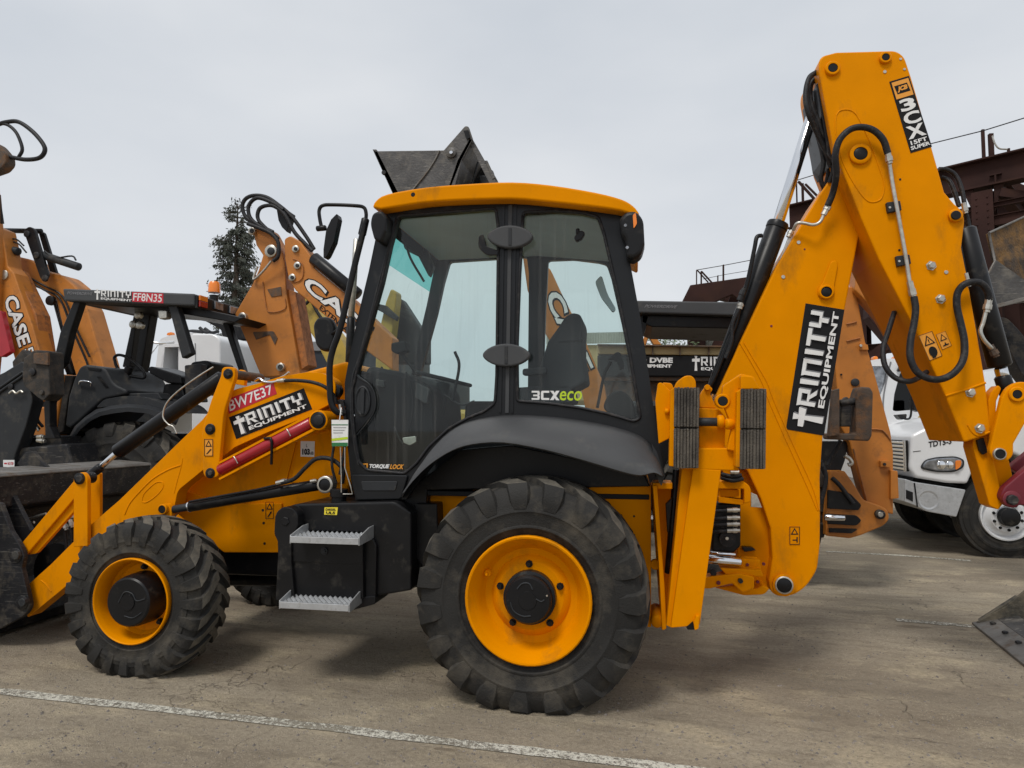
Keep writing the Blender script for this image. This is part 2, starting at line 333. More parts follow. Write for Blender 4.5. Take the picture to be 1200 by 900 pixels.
def trinity(u0, v0, u1, v1, eq=True, sh=True):
    """cross, RINITY in block capitals, EQUIPMENT below, as items for decal()"""
    it = []; W_, H_ = u1 - u0, v1 - v0
    def add(poly, m, du=0, dv=0): it.append(('p', [(u0 + W_ * (a + du), v0 + H_ * (b + dv)) for a, b in poly], m))
    cw = .15
    cross = [[(.05, 0), (.105, 0), (.095, .62), (.06, .62)], [(0, .62), (cw, .60), (cw + .01, .84), (0, .80)], [(.06, .82), (.095, .82), (.105, 1.0), (.05, 1.0)]]
    letters = 'RINITY'; x = cw + .03; unit = (1 - x) / (4 * 1.0 + 2 * .62) ; ys = .34 if eq else 0
    polys = []
    for ch in letters:
        cwid = unit * (.62 if ch == 'I' else 1)
        for p in GL[ch]: polys.append([(x + cwid * .86 * a, ys + (1 - ys) * .92 * b) for a, b in p])
        x += cwid
    if sh:
        for p in cross + polys: add(p, 'grs', .012, -.035)
    for p in cross + polys: add(p, 'whs')
    if eq: it.append(('t', 'EQUIPMENT', u0 + W_ * (cw + .03), v0, u1, v0 + H_ * .24, 'whs', .03, 0))
    return it

def glyph(ch, u0, v0, u1, v1, m): return [('p', [(u0 + (u1 - u0) * a, v0 + (v1 - v0) * b) for a, b in p], m) for p in GL[ch]]
# ------------------------------------------------------------------ ground
def ground_mat(name, paint=False):
    m = bpy.data.materials.new(name); m.use_nodes = True; N = m.node_tree.nodes; l = m.node_tree.links.new; b = N['Principled BSDF']
    geo = N.new('ShaderNodeNewGeometry')
    mpg = N.new('ShaderNodeMapping'); mpg.inputs['Scale'].default_value = (1, 1.0, 1); mpg.inputs['Rotation'].default_value = (0, 0, .1); l(geo.outputs['Position'], mpg.inputs[0])
    def noise(s, d=6, r=.6, vec=None, st=(1, 1, 1)):
        t = N.new('ShaderNodeTexNoise'); t.inputs['Scale'].default_value = s; t.inputs['Detail'].default_value = d; t.inputs['Roughness'].default_value = r
        q = N.new('ShaderNodeMapping'); q.inputs['Scale'].default_value = st; q.inputs['Location'].default_value = (s, s * .3, 0); l(mpg.outputs[0], q.inputs[0]); l(q.outputs[0], t.inputs['Vector']); return t.outputs['Fac']
    def rng(s, a, c, o0=0., o1=1.):
        r = N.new('ShaderNodeMapRange'); l(s, r.inputs[0]); r.inputs[1].default_value = a; r.inputs[2].default_value = c; r.inputs[3].default_value = o0; r.inputs[4].default_value = o1; return r.outputs[0]
    def mix(f, a, c):
        q = N.new('ShaderNodeMix'); q.data_type = 'RGBA'; l(f, q.inputs[0])
        for s, i in ((a, 6), (c, 7)):
            if isinstance(s, tuple): q.inputs[i].default_value = (*s, 1)
            else: l(s, q.inputs[i])
        return q.outputs[2]
    def math_(op, a, c):
        q = N.new('ShaderNodeMath'); q.operation = op
        for s, i in ((a, 0), (c, 1)):
            if isinstance(s, (int, float)): q.inputs[i].default_value = s
            else: l(s, q.inputs[i])
        return q.outputs[0]
    big = noise(.55, 5, .6, st=(.6, 1.4, 1)); mid = noise(2.3, 7, .65, st=(.7, 1.3, 1)); fine = noise(38, 6, .75); speck = noise(140, 3, .7)
    c = mix(rng(big, .35, .65), (.135, .118, .10), (.215, .195, .168))
    c = mix(rng(mid, .50, .68, 0, .85), c, (.27, .24, .19))
    c = mix(rng(noise(3.1, 8, .7, st=(.5, 1.5, 1)), .56, .72, 0, .7), c, (.085, .074, .063))
    c = mix(rng(fine, .36, .56, .5, 0), c, (.085, .075, .064))
    c = mix(rng(fine, .60, .76, 0, .45), c, (.29, .265, .225))
    c = mix(math_('MULTIPLY', rng(speck, .60, .68, 0, .8), rng(noise(1.7, 5, .6, st=(.5, 1.5, 1)), .48, .66)), c, (.04, .036, .032))
    c = mix(rng(noise(85, 4, .75), .60, .70, 0, .35), c, (.34, .315, .27))
    vo = N.new('ShaderNodeTexVoronoi'); vo.feature = 'DISTANCE_TO_EDGE'; vo.inputs['Scale'].default_value = 1.1
    wv = N.new('ShaderNodeVectorMath'); wv.operation = 'ADD'; t5 = N.new('ShaderNodeTexNoise'); t5.inputs['Scale'].default_value = 3; t5.inputs['Detail'].default_value = 6
    l(mpg.outputs[0], t5.inputs['Vector']); sc5 = N.new('ShaderNodeVectorMath'); sc5.operation = 'SCALE'; sc5.inputs['Scale'].default_value = .8; l(t5.outputs['Color'], sc5.inputs[0]); l(mpg.outputs[0], wv.inputs[0]); l(sc5.outputs[0], wv.inputs[1]); l(wv.outputs[0], vo.inputs['Vector'])
    crack = math_('MULTIPLY', rng(vo.outputs['Distance'], .0, .010, 1, 0), rng(noise(.9, 3), .5, .62))
    c = mix(math_('MULTIPLY', crack, .6), c, (.05, .043, .038))
    c = mix(rng(noise(.38, 4, .55, st=(.8, 1.6, 1)), .50, .66, 0, .55), c, (.075, .067, .058))
    c = mix(rng(noise(9, 9, .78, st=(.5, 1.4, 1)), .55, .64, 0, .6), c, (.075, .066, .056))
    c = mix(rng(noise(1.6, 9, .7, st=(.35, 1.8, 1)), .52, .64, 0, .5), c, (.085, .074, .062))
    agg = N.new('ShaderNodeTexVoronoi'); agg.inputs['Scale'].default_value = 75; l(geo.outputs['Position'], agg.inputs['Vector'])
    c = mix(math_('MULTIPLY', rng(agg.outputs['Distance'], .0, .28, 1, 0), rng(noise(2.0, 5), .42, .62)), c, (.34, .31, .27))
    blotch = noise(4.2, 4, .5, st=(.45, 1.3, 1)); c = mix(rng(blotch, .68, .71, 0, .7), c, (.085, .072, .058))
    hgt = math_('ADD', math_('MULTIPLY', fine, .6), math_('ADD', math_('MULTIPLY', speck, .45), math_('MULTIPLY', mid, 1.2)))
    if paint:
        worn = math_('ADD', math_('MULTIPLY', fine, .75), math_('MULTIPLY', speck, .4)); worn = math_('ADD', worn, math_('MULTIPLY', mid, .45))
        c = mix(rng(worn, .74, .84, 1, 0), c, (.56, .54, .49))
        m['x'] = 1
    hgt = math_('SUBTRACT', hgt, math_('MULTIPLY', crack, .5))
    vs_ = N.new('ShaderNodeVectorMath'); vs_.operation = 'MULTIPLY'; vs_.inputs[1].default_value = (2.4, 2.26, 1.96) if not paint else (1.5, 1.5, 1.42); l(c, vs_.inputs[0])
    l(vs_.outputs[0], b.inputs['Base Color']); b.inputs['Roughness'].default_value = .92; b.inputs['Specular IOR Level'].default_value = .25
    bb = N.new('ShaderNodeBump'); bb.inputs['Strength'].default_value = 1.0; bb.inputs['Distance'].default_value = .03; l(hgt, bb.inputs['Height']); l(bb.outputs[0], b.inputs['Normal'])
    return m
GM = ground_mat('worn_asphalt'); GP = ground_mat('worn_white_line_paint', True)
mk('ground', [(-400, -200, 0), (400, -200, 0), (400, 900, 0), (-400, 900, 0)], [[0, 1, 2, 3]], GM, recalc=False)['kind'] = 'structure'
def line(pts, wd, name='parking_line'):
    V, Fc = [], []; rr = random.Random(len(pts))
    P = []
    for i in range(len(pts) - 1):
        a, b = gr(*pts[i], .004), gr(*pts[i + 1], .004); n = 14
        P += [a.lerp(b, j / n) for j in range(n + (i == len(pts) - 2))]
    d = (P[-1] - P[0]).normalized(); s = Vector((-d.y, d.x, 0))
    for p in P: V += [p + s * (wd / 2 + rr.uniform(-.006, .006)), p - s * (wd / 2 + rr.uniform(-.006, .006))]
    for i in range(len(P) - 1): Fc.append([2 * i, 2 * i + 1, 2 * i + 3, 2 * i + 2])
    o = mk(name, V, Fc, GP, recalc=False); o['kind'] = 'structure'; return o
line([(-260, 784), (0, 809.5), (380, 852), (830, 904), (1100, 936)], .078)
line([(968, 646), (1060, 651), (1138, 657)], .075); line([(1036, 608.5), (1130, 611)], .08)
line([(1050, 726), (1146, 734)], .085)
# loose grit and pebbles
V, Fc = [], []; rr = random.Random(3)
for i in range(5200):
    px = rr.uniform(-60, 1260); py = 640 + 270 * rr.random() ** .8; p = gr(px, py); s = rr.choice([.0025, .003, .004, .0055, .009]) * rr.uniform(.6, 1.3)
    k = len(V); a = rr.uniform(0, PI)
    for t in range(4): V.append(p + Vector((math.cos(a + t * PI / 2) * s * rr.uniform(.7, 1.3), math.sin(a + t * PI / 2) * s * rr.uniform(.7, 1.3), 0)))
    V.append(p + Vector((0, 0, s * rr.uniform(.5, 1.1)))); Fc += [[k + t, k + (t + 1) % 4, k + 4] for t in range(4)]
tag(mk('grit', V, Fc, 'stone', recalc=False), 'loose grit and small stones scattered over the worn asphalt', 'grit', kind='stuff')

# ------------------------------------------------------------------ tyres and wheels
def tyre_mesh(name, R, w_, rim, nl, lh, slant, drop=None, plain=False):
    Rb = R - lh; h2 = w_ / 2; th = Rb - rim
    half = [(-.36, rim - .004), (-.42, rim + .012), (-.455, rim + .05 * 1), (-.478, rim + .16 * th), (-.489, rim + .18 * th), (-.489, rim + .21 * th), (-.481, rim + .23 * th), (-.493, rim + .38 * th), (-.499, rim + .46 * th), (-.506, rim + .475 * th), (-.506, rim + .50 * th), (-.5, rim + .515 * th), (-.5, rim + .6 * th), (-.487, Rb - .10), (-.46, Rb - .05), (-.41, Rb - .018), (-.25, Rb - .004), (0, Rb)]
    prof = half + [(-a, r) for a, r in half[::-1][1:]]; seg = 72
    V, Fc, MI = [], [], []
    for a, r in prof:
        for i in range(seg): t = 2 * PI * i / seg; V.append(Vector((math.cos(t) * r, a * w_, math.sin(t) * r)))
    for k in range(len(prof) - 1):
        for i in range(seg): j = (i + 1) % seg; Fc.append([k * seg + i, k * seg + j, (k + 1) * seg + j, (k + 1) * seg + i]); MI.append(0)
    if plain:
        for a in (-.3, -.1, .1, .3):
            k = len(V); hw = .085 * w_
            for (y, r) in ((a * w_ - hw, Rb - .03), (a * w_ - hw * .94, R), (a * w_ + hw * .94, R), (a * w_ + hw, Rb - .03)):
                for i in range(seg): t = 2 * PI * i / seg; V.append(Vector((math.cos(t) * r, y, math.sin(t) * r)))
            for q in range(3):
                for i in range(seg): j = (i + 1) % seg; Fc.append([k + q * seg + i, k + q * seg + j, k + (q + 1) * seg + j, k + (q + 1) * seg + i]); MI.append(0)
    else:
        path = [(-.487, Rb - .150, -1, 0, .002, .0, .42), (-.492, Rb - .140, -1, 0, .012, .0, .75), (-.492, Rb - .10, -1, .12, .018, .0, .95), (-.47, Rb - .052, -.85, .5, .030, .0, 1.0), (-.42, Rb - .018, -.55, .85, lh * .95, .04, 1.0),
                (-.30, Rb - .006, -.05, 1, lh, .30, .92), (-.12, Rb - .001, 0, 1, lh, .72, .85), (.05, Rb - .001, 0, 1, lh, 1.0, .85)]
        pitch = 2 * PI / nl; rr = random.Random(5)
        for side in (-1, 1):
            for q in range(nl):
                ph0 = q * pitch + (pitch / 2 if side == 1 else 0); k = len(V); hw0 = pitch * .29 * rr.uniform(.95, 1.05)
                for (a, rb, ny, nr, h, pr, wf) in path:
                    Ln = math.hypot(ny, nr); yy = a * w_ + .006 * (ny < -.5); r0 = rb - .006 * nr
                    ph = ph0 + slant * pr; hw = hw0 * wf
                    for (dp, hh) in ((-1.12, 0), (-.88, 1), (.88, 1), (1.12, 0)):
                        y = (yy + ny / Ln * h * hh) * (1 if side == -1 else -1); r = r0 + nr / Ln * h * hh; t = ph + dp * hw
                        V.append(Vector((math.cos(t) * r, y, math.sin(t) * r)))
                n = len(path)
                for j in range(n - 1):
                    for e in range(3):
                        Fc.append([k + 4 * j + e, k + 4 * j + e + 1, k + 4 * j + 5 + e, k + 4 * j + 4 + e]); MI.append(1 if (e == 1 and j >= 4) else 0)
                Fc.append([k, k + 1, k + 2, k + 3]); MI.append(0); e = k + 4 * (n - 1); Fc.append([e, e + 1, e + 2, e + 3]); MI.append(1)
    if drop is not None:
        for v in V:
            if v.z < -drop:
                v.y *= 1 + .10 * min(1, (-drop - v.z) / .06); v.z = -drop + .001
    me = bpy.data.meshes.new(name); me.from_pydata(V, [], Fc); me.update(); me.materials.append(M['rub']); me.materials.append(M['rubd'])
    for i, f in enumerate(me.polygons): f.material_index = MI[i]
    b = bmesh.new(); b.from_mesh(me); bmesh.ops.recalc_face_normals(b, faces=b.faces); b.to_mesh(me); b.free()
    me.shade_smooth(); me.set_sharp_from_angle(angle=math.radians(38)); return me
def add_wheel(parent, name, X, Yn, hc, tm, w_, rimprof, mrim, hub, bolts, far=False, bm='blk', valve=None):
    """rim with a tyre, hub and bolts as its children; Yn = outer face"""
    d = 1 if far else -1; ax = Vector((0, d, 0)); o = Vector((X, Yn, hc))
    rim = lathe(name, o, ax, rimprof, mrim, parent, 56, 25, closed=True)
    ty = bpy.data.objects.new('tyre', tm); place(ty, (X, Yn - d * w_ / 2, hc), rim)
    if hub: lathe('hub', o, ax, hub, bm, rim, 36, 30)
    if bolts:
        n, rb, dep, sz = bolts
        me = None
        for i in range(n):
            t = 2 * PI * i / n + .35; c = o + Vector((math.cos(t) * rb, -d * dep, math.sin(t) * rb))
            if me is None: bo = lathe('wheel_bolt', c, ax, [(-.01, sz * 1.5), (.006, sz * 1.5), (.006, sz), (.022, sz), (.025, sz * .8)], bm, rim, 8, 30); me = bo.data; off = WL[bo.name] - c
            else: bo = bpy.data.objects.new('wheel_bolt', me); place(bo, c + off, rim)
    return rim
# ================================================================== the yellow backhoe loader
YC = 4.12; YF = 5.42
XR = at(617.5, 700, 3.715).x; XF = at(151, 704, 3.82).x
J = thing('backhoe_loader', 'clean bright yellow and black backhoe loader filling the foreground, enclosed cab, boom folded upright behind', 'backhoe loader', (XR, 4.8, 0))
TMR = tyre_mesh('rear_tyre', .668, .50, .338, 19, .034, .36, .605)
TMF = tyre_mesh('front_tyre', .515, .33, .259, 23, .028, .30, .465)
RP = [(-.10, .328), (-.03, .350), (0, .350), (.006, .343), (.004, .334), (-.018, .322), (-.030, .316), (-.045, .309), (-.056, .300), (-.10, .285), (-.128, .262), (-.135, .225), (-.115, .205), (-.105, .185), (-.105, .10), (-.105, 0)]
FP = [(-.08, .25), (-.02, .266), (0, .266), (.005, .260), (0, .254), (-.02, .246), (-.035, .241), (-.11, .232), (-.135, .21), (-.14, .16), (-.14, 0)]
HUBR = [(-.12, .148), (-.06, .146), (-.055, .132), (-.012, .130), (.0, .120), (.0, .05), (.004, .048), (.004, .0)]
HUBF = [(-.15, .165), (-.03, .160), (.012, .150), (.020, .140), (.020, .05), (.026, .048), (.026, 0)]
rw = add_wheel(J, 'rear_wheel', XR, 3.735, .605, TMR, .50, RP, 'yel', HUBR, (5, .178, .105, .014))
add_wheel(J, 'rear_wheel', XR, 5.88, .605, TMR, .50, RP, 'yel', None, None, True)
fw = add_wheel(J, 'front_wheel', XF, 3.83, .465, TMF, .33, FP, 'yel', HUBF, (5, .19, .13, .014))
add_wheel(J, 'front_wheel', XF, 5.86, .465, TMF, .33, FP, 'yel', None, None, True)
lathe('valve', at(568, 675, 3.735) + Vector((0, .09, 0)), (0, -1, 0), [(0, .02), (.02, .018), (.02, .008), (.05, .006)], 'yel', rw, 12)
# raised casting marks and a bright plug on the hubs
for q in ([(606, 690), (612, 684), (620, 684), (624, 691)], [(598, 706), (602, 716), (612, 722), (622, 722)], [(628, 702), (634, 705), (638, 703)]): tube('casting_mark', [(a, b, 3.733) for a, b in q], .004, 'plc', rw)
lathe('plug', at(641, 698, 3.733), (0, -1, 0), [(0, .006), (.004, .005)], 'chr', rw, 10)
tubes('casting_mark', [[(139, 706, 3.808), (146, 694, 3.808), (155, 696, 3.808), (160, 704, 3.808), (170, 702, 3.808)], [(143, 711, 3.808), (147, 701, 3.808), (153, 697, 3.808)], [(146, 722, 3.808), (156, 724, 3.808), (166, 718, 3.808)]], .004, 'plc', fw)
# axles, belly and chassis
rod('front_axle', (XF, 3.95, .465), (XF, 5.7, .465), .085, 'blk', J); rod('rear_axle', (XR, 3.9, .605), (XR, 5.75, .605), .13, 'blk', J)
box('axle_beam', XF - .10, XF + .10, 4.15, 5.45, .40, .60, 'blk', J, .03)
def wx(px, Y): return at(px, 500, Y).x
box('transmission', wx(262, 4.6), wx(505, 4.6), 4.55, 5.15, .48, .95, 'blk', J, .04)
rod('drive_shaft', at(150, 680, 4.8), at(560, 680, 4.8), .04, 'blk', J)
plate('chassis_panel', [(466, 588), (500, 558), (540, 527), (600, 522), (650, 532), (755, 556), (762, 570), (640, 572), (500, 574), (498, 640), (490, 688), (440, 697), (440, 590)], 4.17, 4.75, 'blk', J, .006)
plate('chassis_rail', [(486, 577), (762, 568), (762, 700), (745, 735), (700, 735), (690, 640), (500, 640)], 4.26, 5.2, 'yel', J, .006)
plate('chassis_rail', [(262, 590), (330, 590), (330, 647.5, 2), (262, 647.5, 2), (205, 600), (205, 570)], 4.44, 5.16, 'yel', J, .006)
for q in ((447, 597), (461, 605), (499, 612)): disc('bolt', *q, 4.17, 3 if q[0] == 499 else 1.6, .01, 'zinc', J, 10)
plate('pump_housing', [(486, 590, 3), (512, 590, 3), (514, 640, 3), (498, 668, 3), (484, 650)], 4.13, 4.3, 'blk', J, .01)
# engine cover
plate('engine_cover', [(204, 572), (232, 530), (250, 500), (275, 470, 6), (300, 453, 8), (340, 440, 12), (405, 423), (414, 430), (414, 560), (400, 592), (335, 602), (262, 600)], 4.46, 5.12, 'yel', J, .03, seg=3)
plate('bonnet_flank', [(336, 520), (348, 514), (336, 562), (322, 566)], 4.448, 4.47, 'yel', J, .003)
plate('bonnet_flank', [(352, 513), (402, 500), (402, 566), (340, 566)], 4.44, 4.47, 'yel', J, .005)
# ---- loader arm
AY = 4.24
arm = plate('loader_arm', [(32, 724, 3), (31, 687, 3), (60, 661), (104, 617), (140, 586), (175, 552), (211, 517), (237, 492), (262, 461, 6), (280, 455), (300, 450), (330, 441), (360, 436), (378, 437, 4), (393, 446, 6), (393, 462, 8), (386, 474, 4), (350, 492), (310, 508), (275, 524), (255, 540), (240, 549), (208, 575, 6), (204, 596), (196, 606, 3), (160, 606), (130, 634), (76, 688, 4)], AY, AY + .11, 'yel', J, .008, label='near loader arm with red and black stickers')
a2 = plate('loader_arm', [(32, 724), (31, 687), (104, 617), (211, 517), (262, 461), (300, 450), (378, 437), (393, 455), (350, 492), (275, 524), (208, 575), (200, 602), (130, 634)], 4.24, 4.35, 'yel', J, .006, label='far loader arm mostly hidden')
a2.location.y += 1.02; WL[a2.name].y += 1.02
tube('weld_bead', [(146, 603, AY), (152, 590, AY), (162, 578, AY), (178, 562, AY), (196, 551, AY), (212, 545, AY)], .005, 'yel', arm)
tube('weld_bead', [(214, 537, AY), (212, 548, AY), (208, 562, AY), (204, 578, AY)], .0035, 'yel', arm)
tube('rib', [(167, 583, AY), (170, 577, AY), (182, 566, AY), (190, 565, AY), (191, 571, AY), (184, 580, AY), (173, 588, AY), (167, 588, AY), (167, 583, AY)], .004, 'yel', arm)
tube('cable_guide', [(48, 680, AY), (54, 685, AY), (60, 693, AY)], .005, 'yel', arm)
# upright bell crank and tilt link
lp = plate('lever', [(259, 440, 6), (260, 430, 7), (275, 430, 7), (275.5, 441, 4), (262, 483, 10), (256.5, 545), (256, 560, 8), (238, 560, 8), (236.5, 505, 8), (247, 470)], 4.16, 4.20, 'yel', J, .006, label='upright lever carrying three black pins')
for q, r in (((267, 438), 5.6), ((246, 503), 6), ((246, 554.5), 5.6)):
    disc('pin', *q, 4.155, r, .06, 'blk', lp, 20); disc('pin_head', *q, 4.138, r * .5, .012, 'blks', lp, 6)
plate('lever', [(275, 450), (274, 438, 5), (282, 432, 5), (288, 437, 4), (286, 452)], 4.62, 4.66, 'yel', J, .004)
rod('pivot_tube', at(267, 438, 4.2), at(267, 438, 4.2) + Vector((0, .42, 0)), .032, 'rusty', J)
decal(J, [(239.8, 514.5), (250, 514.5), (250, 534.5), (239.8, 534.5)], 4.16, 'orp', [('p', [(.12, .55), (.88, .55), (.5, .93)], 'bks'), ('p', [(.3, .61), (.7, .61), (.5, .82)], 'orp'), ('p', [(.2, .12), (.35, .12), (.85, .4), (.7, .42)], 'bks'), ('p', [(0, 0), (1, 0), (1, .03), (0, .03)], 'bks'), ('p', [(0, .97), (1, .97), (1, 1), (0, 1)], 'bks'), ('p', [(0, 0), (.06, 0), (.06, 1), (0, 1)], 'bks'), ('p', [(.94, 0), (1, 0), (1, 1), (.94, 1)], 'bks')])
post = plate('bell_crank', [(86, 641), (86, 557, 6), (97, 552.5, 6), (102.3, 560, 4), (102.5, 640)], 4.19, 4.225, 'yel', J, .005, label='short upright post on the loader arm')
post2 = plate('bell_crank', [(101, 556), (117, 554, 2), (117, 606), (101, 622)], 4.50, 4.53, 'yel', J, .004)
disc('pin', 92.5, 561, 4.18, 6, .12, 'blk', J); disc('pin_head', 92.5, 561, 4.165, 4.2, .01, 'blks', J, 8)
plate('tilt_link', [(87, 563), (87, 584), (31, 650, 2), (22.5, 640, 2)], 4.215, 4.245, 'yel', J, .004, label='diagonal tilt link with folded flange')
plate('tilt_link', [(87, 584), (86, 600), (42, 649, 3), (31, 650)], 4.24, 4.27, 'yel', J, .003)
# tilt cylinder
rod('tilt_cylinder', at(137, 530, 4.42), at(262, 442, 4.42), .054, 'blk', J, 28)
rod('cylinder_rod', at(116, 549, 4.42), at(140, 528, 4.42), .022, 'chr', J); rod('rod_eye', at(102, 559, 4.42), at(119, 547, 4.42), .034, 'blk', J)
tube('guard_wire', [(207, 508, 4.30), (203, 500, 4.30), (197, 497, 4.30), (191, 488, 4.30), (195, 473, 4.30), (208, 459, 4.30), (231, 442, 4.30), (250, 430, 4.33)], .0055, 'zinc', J)
# lift cylinder
rod('lift_cylinder', at(222, 593.5, 4.20), at(374, 568, 4.20), .037, 'blk', J, 28)
rod('cylinder_rod', at(203, 597, 4.20), at(226, 593, 4.20), .026, 'plc', J); lathe('gland', at(222, 593.7, 4.20), at(224, 593.3, 4.20) - at(222, 593.7, 4.20), [(0, .037), (.005, .0385), (.01, .037)], 'chr', J, 24)
for q, r, rg in (((380.5, 568), 9.5, .74), ((190, 597), 5.5, .8)):
    disc('pin_boss', *q, 4.155, r, .07, 'zinc' if r > 7 else 'yel', J, 24, ring=rg); disc('pin', *q, 4.158, r * rg, .05, 'blk', J)
plate('cylinder_bracket', [(190, 606), (186, 592, 5), (196, 590, 5), (201, 597), (201, 606)], 4.18, 4.22, 'yel', J, .004)
tube('hydraulic_hose', [(330, 566, 4.13), (345, 561, 4.13), (358, 548, 4.13), (370, 538, 4.13), (384, 537, 4.13), (396, 543, 4.13), (402, 552, 4.13), (401, 566, 4.16)], .014, 'hose', J)
fitting(324, 566, 337, 563, 4.135, .012, J); tube('hydraulic_pipe', [(222, 588, 4.16), (300, 574, 4.16), (330, 567, 4.16)], .008, 'blk', J, sm=False)
fitting(364, 564, 371, 563, 4.15, .009, J)
# red safety strut
ss = rod('safety_strut', at(257, 551.5, 4.17), at(366, 494.5, 4.17), .037, 'red', J, 26, label='red safety strut lying along the loader arm')
for d0 in (-9.5, 9.5): plate('strut_rail', [(256, 552 + d0 - .9), (372, 490.5 + d0 - .9), (374, 492 + d0), (257, 553.2 + d0)], 4.15, 4.21, 'yel', J, .001)
disc('pin_boss', 373, 492.5, 4.12, 11, .14, 'yel', J, 28, ring=.86); disc('pin', 373, 492.5, 4.118, 9, .1, 'blk', J, 24); disc('pin_head', 373, 492.5, 4.10, 6, .02, 'blks', J, 24)
for (x, y) in ((276, 540), (338, 508)): tube('strap_clip', [(x - 2, y - 5, 4.13), (x, y - 2, 4.125), (x + 2.5, y + 3, 4.13)], .004, 'zinc', J)
tube('rubber_strap', [(310, 514, 4.15), (317, 514, 4.125), (318.5, 522, 4.125), (318, 544, 4.16)], .009, 'blk', J); 
# stickers on the arm
decal(J, [(266, 468), (320, 447.5), (324.5, 461.5), (268.5, 485)], AY, 'redst', [('t', 'BW7E37', .03, .12, .95, .88, 'whs', .012, 0)], label='red fleet number sticker')
decal(J, [(268.5, 489), (356, 455), (366, 479.5), (277, 514.5)], AY, 'bks', trinity(.04, .1, .965, .9), label='black sticker with a silver cross')
decal(J, [(352.5, 517), (369, 517), (368.5, 535.5), (352.5, 535)], 4.44, 'whs', [('t', '103', .12, .12, .68, .52, 'bks', .06, 0), ('t', 'dB', .7, .14, .95, .34, 'bks', .02, 0), ('t', 'L', .4, .62, .5, .82, 'bks', .02, 0)])
decal(J, [(311.5, 588), (321, 588), (321, 608), (311.5, 608)], 4.44, None, [('p', [(.1, .55), (.9, .55), (.5, .93)], 'bks'), ('p', [(.28, .6), (.72, .6), (.5, .82)], 'yel'), ('p', [(.2, .1), (.35, .1), (.8, .42), (.65, .45)], 'bks'), ('p', [(0, 0), (.06, 0), (.06, 1), (0, 1)], 'bks'), ('p', [(.94, 0), (1, 0), (1, 1), (.94, 1)], 'bks'), ('p', [(0, 0), (1, 0), (1, .03), (0, .03)], 'bks'), ('p', [(0, .97), (1, .97), (1, 1), (0, 1)], 'bks')])
for q in ((308, 598), (309, 613), (310, 637)): disc('bolt', *q, 4.44, 1.6, .003, 'blk', J, 10)
# hose over the arm
tube('hydraulic_hose', [(334, 446, 4.22), (350, 446, 4.21), (366, 448, 4.20), (380, 453, 4.20), (390, 462, 4.22), (395, 473, 4.24)], .012, 'hose', J)
tube('hydraulic_pipe', [(299, 446, 4.26), (304, 443.5, 4.24), (309, 447, 4.23), (318, 448, 4.23), (328, 446, 4.22)], .008, 'chr', J); fitting(325, 446.5, 335, 445.5, 4.22, .011, J); tube('hydraulic_pipe', [(328, 443, 4.28), (334, 440, 4.28), (339, 436, 4.28)], .008, 'zinc', J)
disc('rubber_grommet', 391, 458, 4.26, 8, .05, 'blk', J); disc('rubber_grommet', 399, 472, 4.26, 4, .05, 'hose', J)
# steps, tank, boxes
plate('fuel_tank', [(335, 601), (338, 593, 5), (349, 590.5, 4), (462, 588, 4), (482, 600), (482, 692), (440, 699, 6), (345, 699, 5)], 4.02, 4.6, 'blk', J, .014, seg=3)
disc('filler_cap', 0, 0, 1, 1, .01, 'blk', J) if False else lathe('filler_cap', at(397, 593, 4.15), (0, 0, 1), [(0, .048), (.06, .048), (.062, .056), (.105, .056), (.11, .05)], 'blk', J, 24)
decal(J, [(380.5, 594.5), (396, 594.5), (395, 603.5), (380, 603)], 4.02, 'ylp', [('t', 'DIESEL', .1, .55, .9, .85, 'bks', .03, 0), ('t', 'ULS', .15, .1, .85, .45, 'bks', .04, 0)])
plate('step_bracket', [(324, 600, 4), (331, 594, 4), (343, 595, 5), (349, 603, 4), (349, 618, 4), (341, 628, 3), (341.5, 660), (345, 702), (322.5, 704, 2), (325.5, 650), (325, 634), (321, 626, 3), (322, 606)], 3.93, 4.05, 'blk', J, .01)
disc('bolt', 334, 611, 3.925, 5, .01, 'blk', J, 6)
bb_ = plate('battery_box', [(340.5, 632, 1), (425.5, 635, 1), (425.5, 702, 2), (343, 700, 3)], 3.96, 4.3, 'blk', J, .008)
plate('battery_lid', [(340, 630), (425, 633), (425, 661), (340.5, 658)], 3.95, 3.96, 'blk', bb_, .003)
lathe('latch_knob', at(380.5, 645.5, 3.95), (0, -1, 0), [(0, .022), (.01, .022), (.012, .012), (.022, .012)], 'plc', bb_, 20)
plate('step_riser', [(427, 636, 2), (437, 630, 4), (441, 640), (440, 700, 3), (428, 703, 2)], 3.99, 4.2, 'blk', J, .008)
plate('step_foot', [(404, 706, 2), (420, 700), (440, 698, 3), (440, 708, 3), (414, 715, 3), (404, 713)], 3.98, 4.2, 'blk', J, .006)
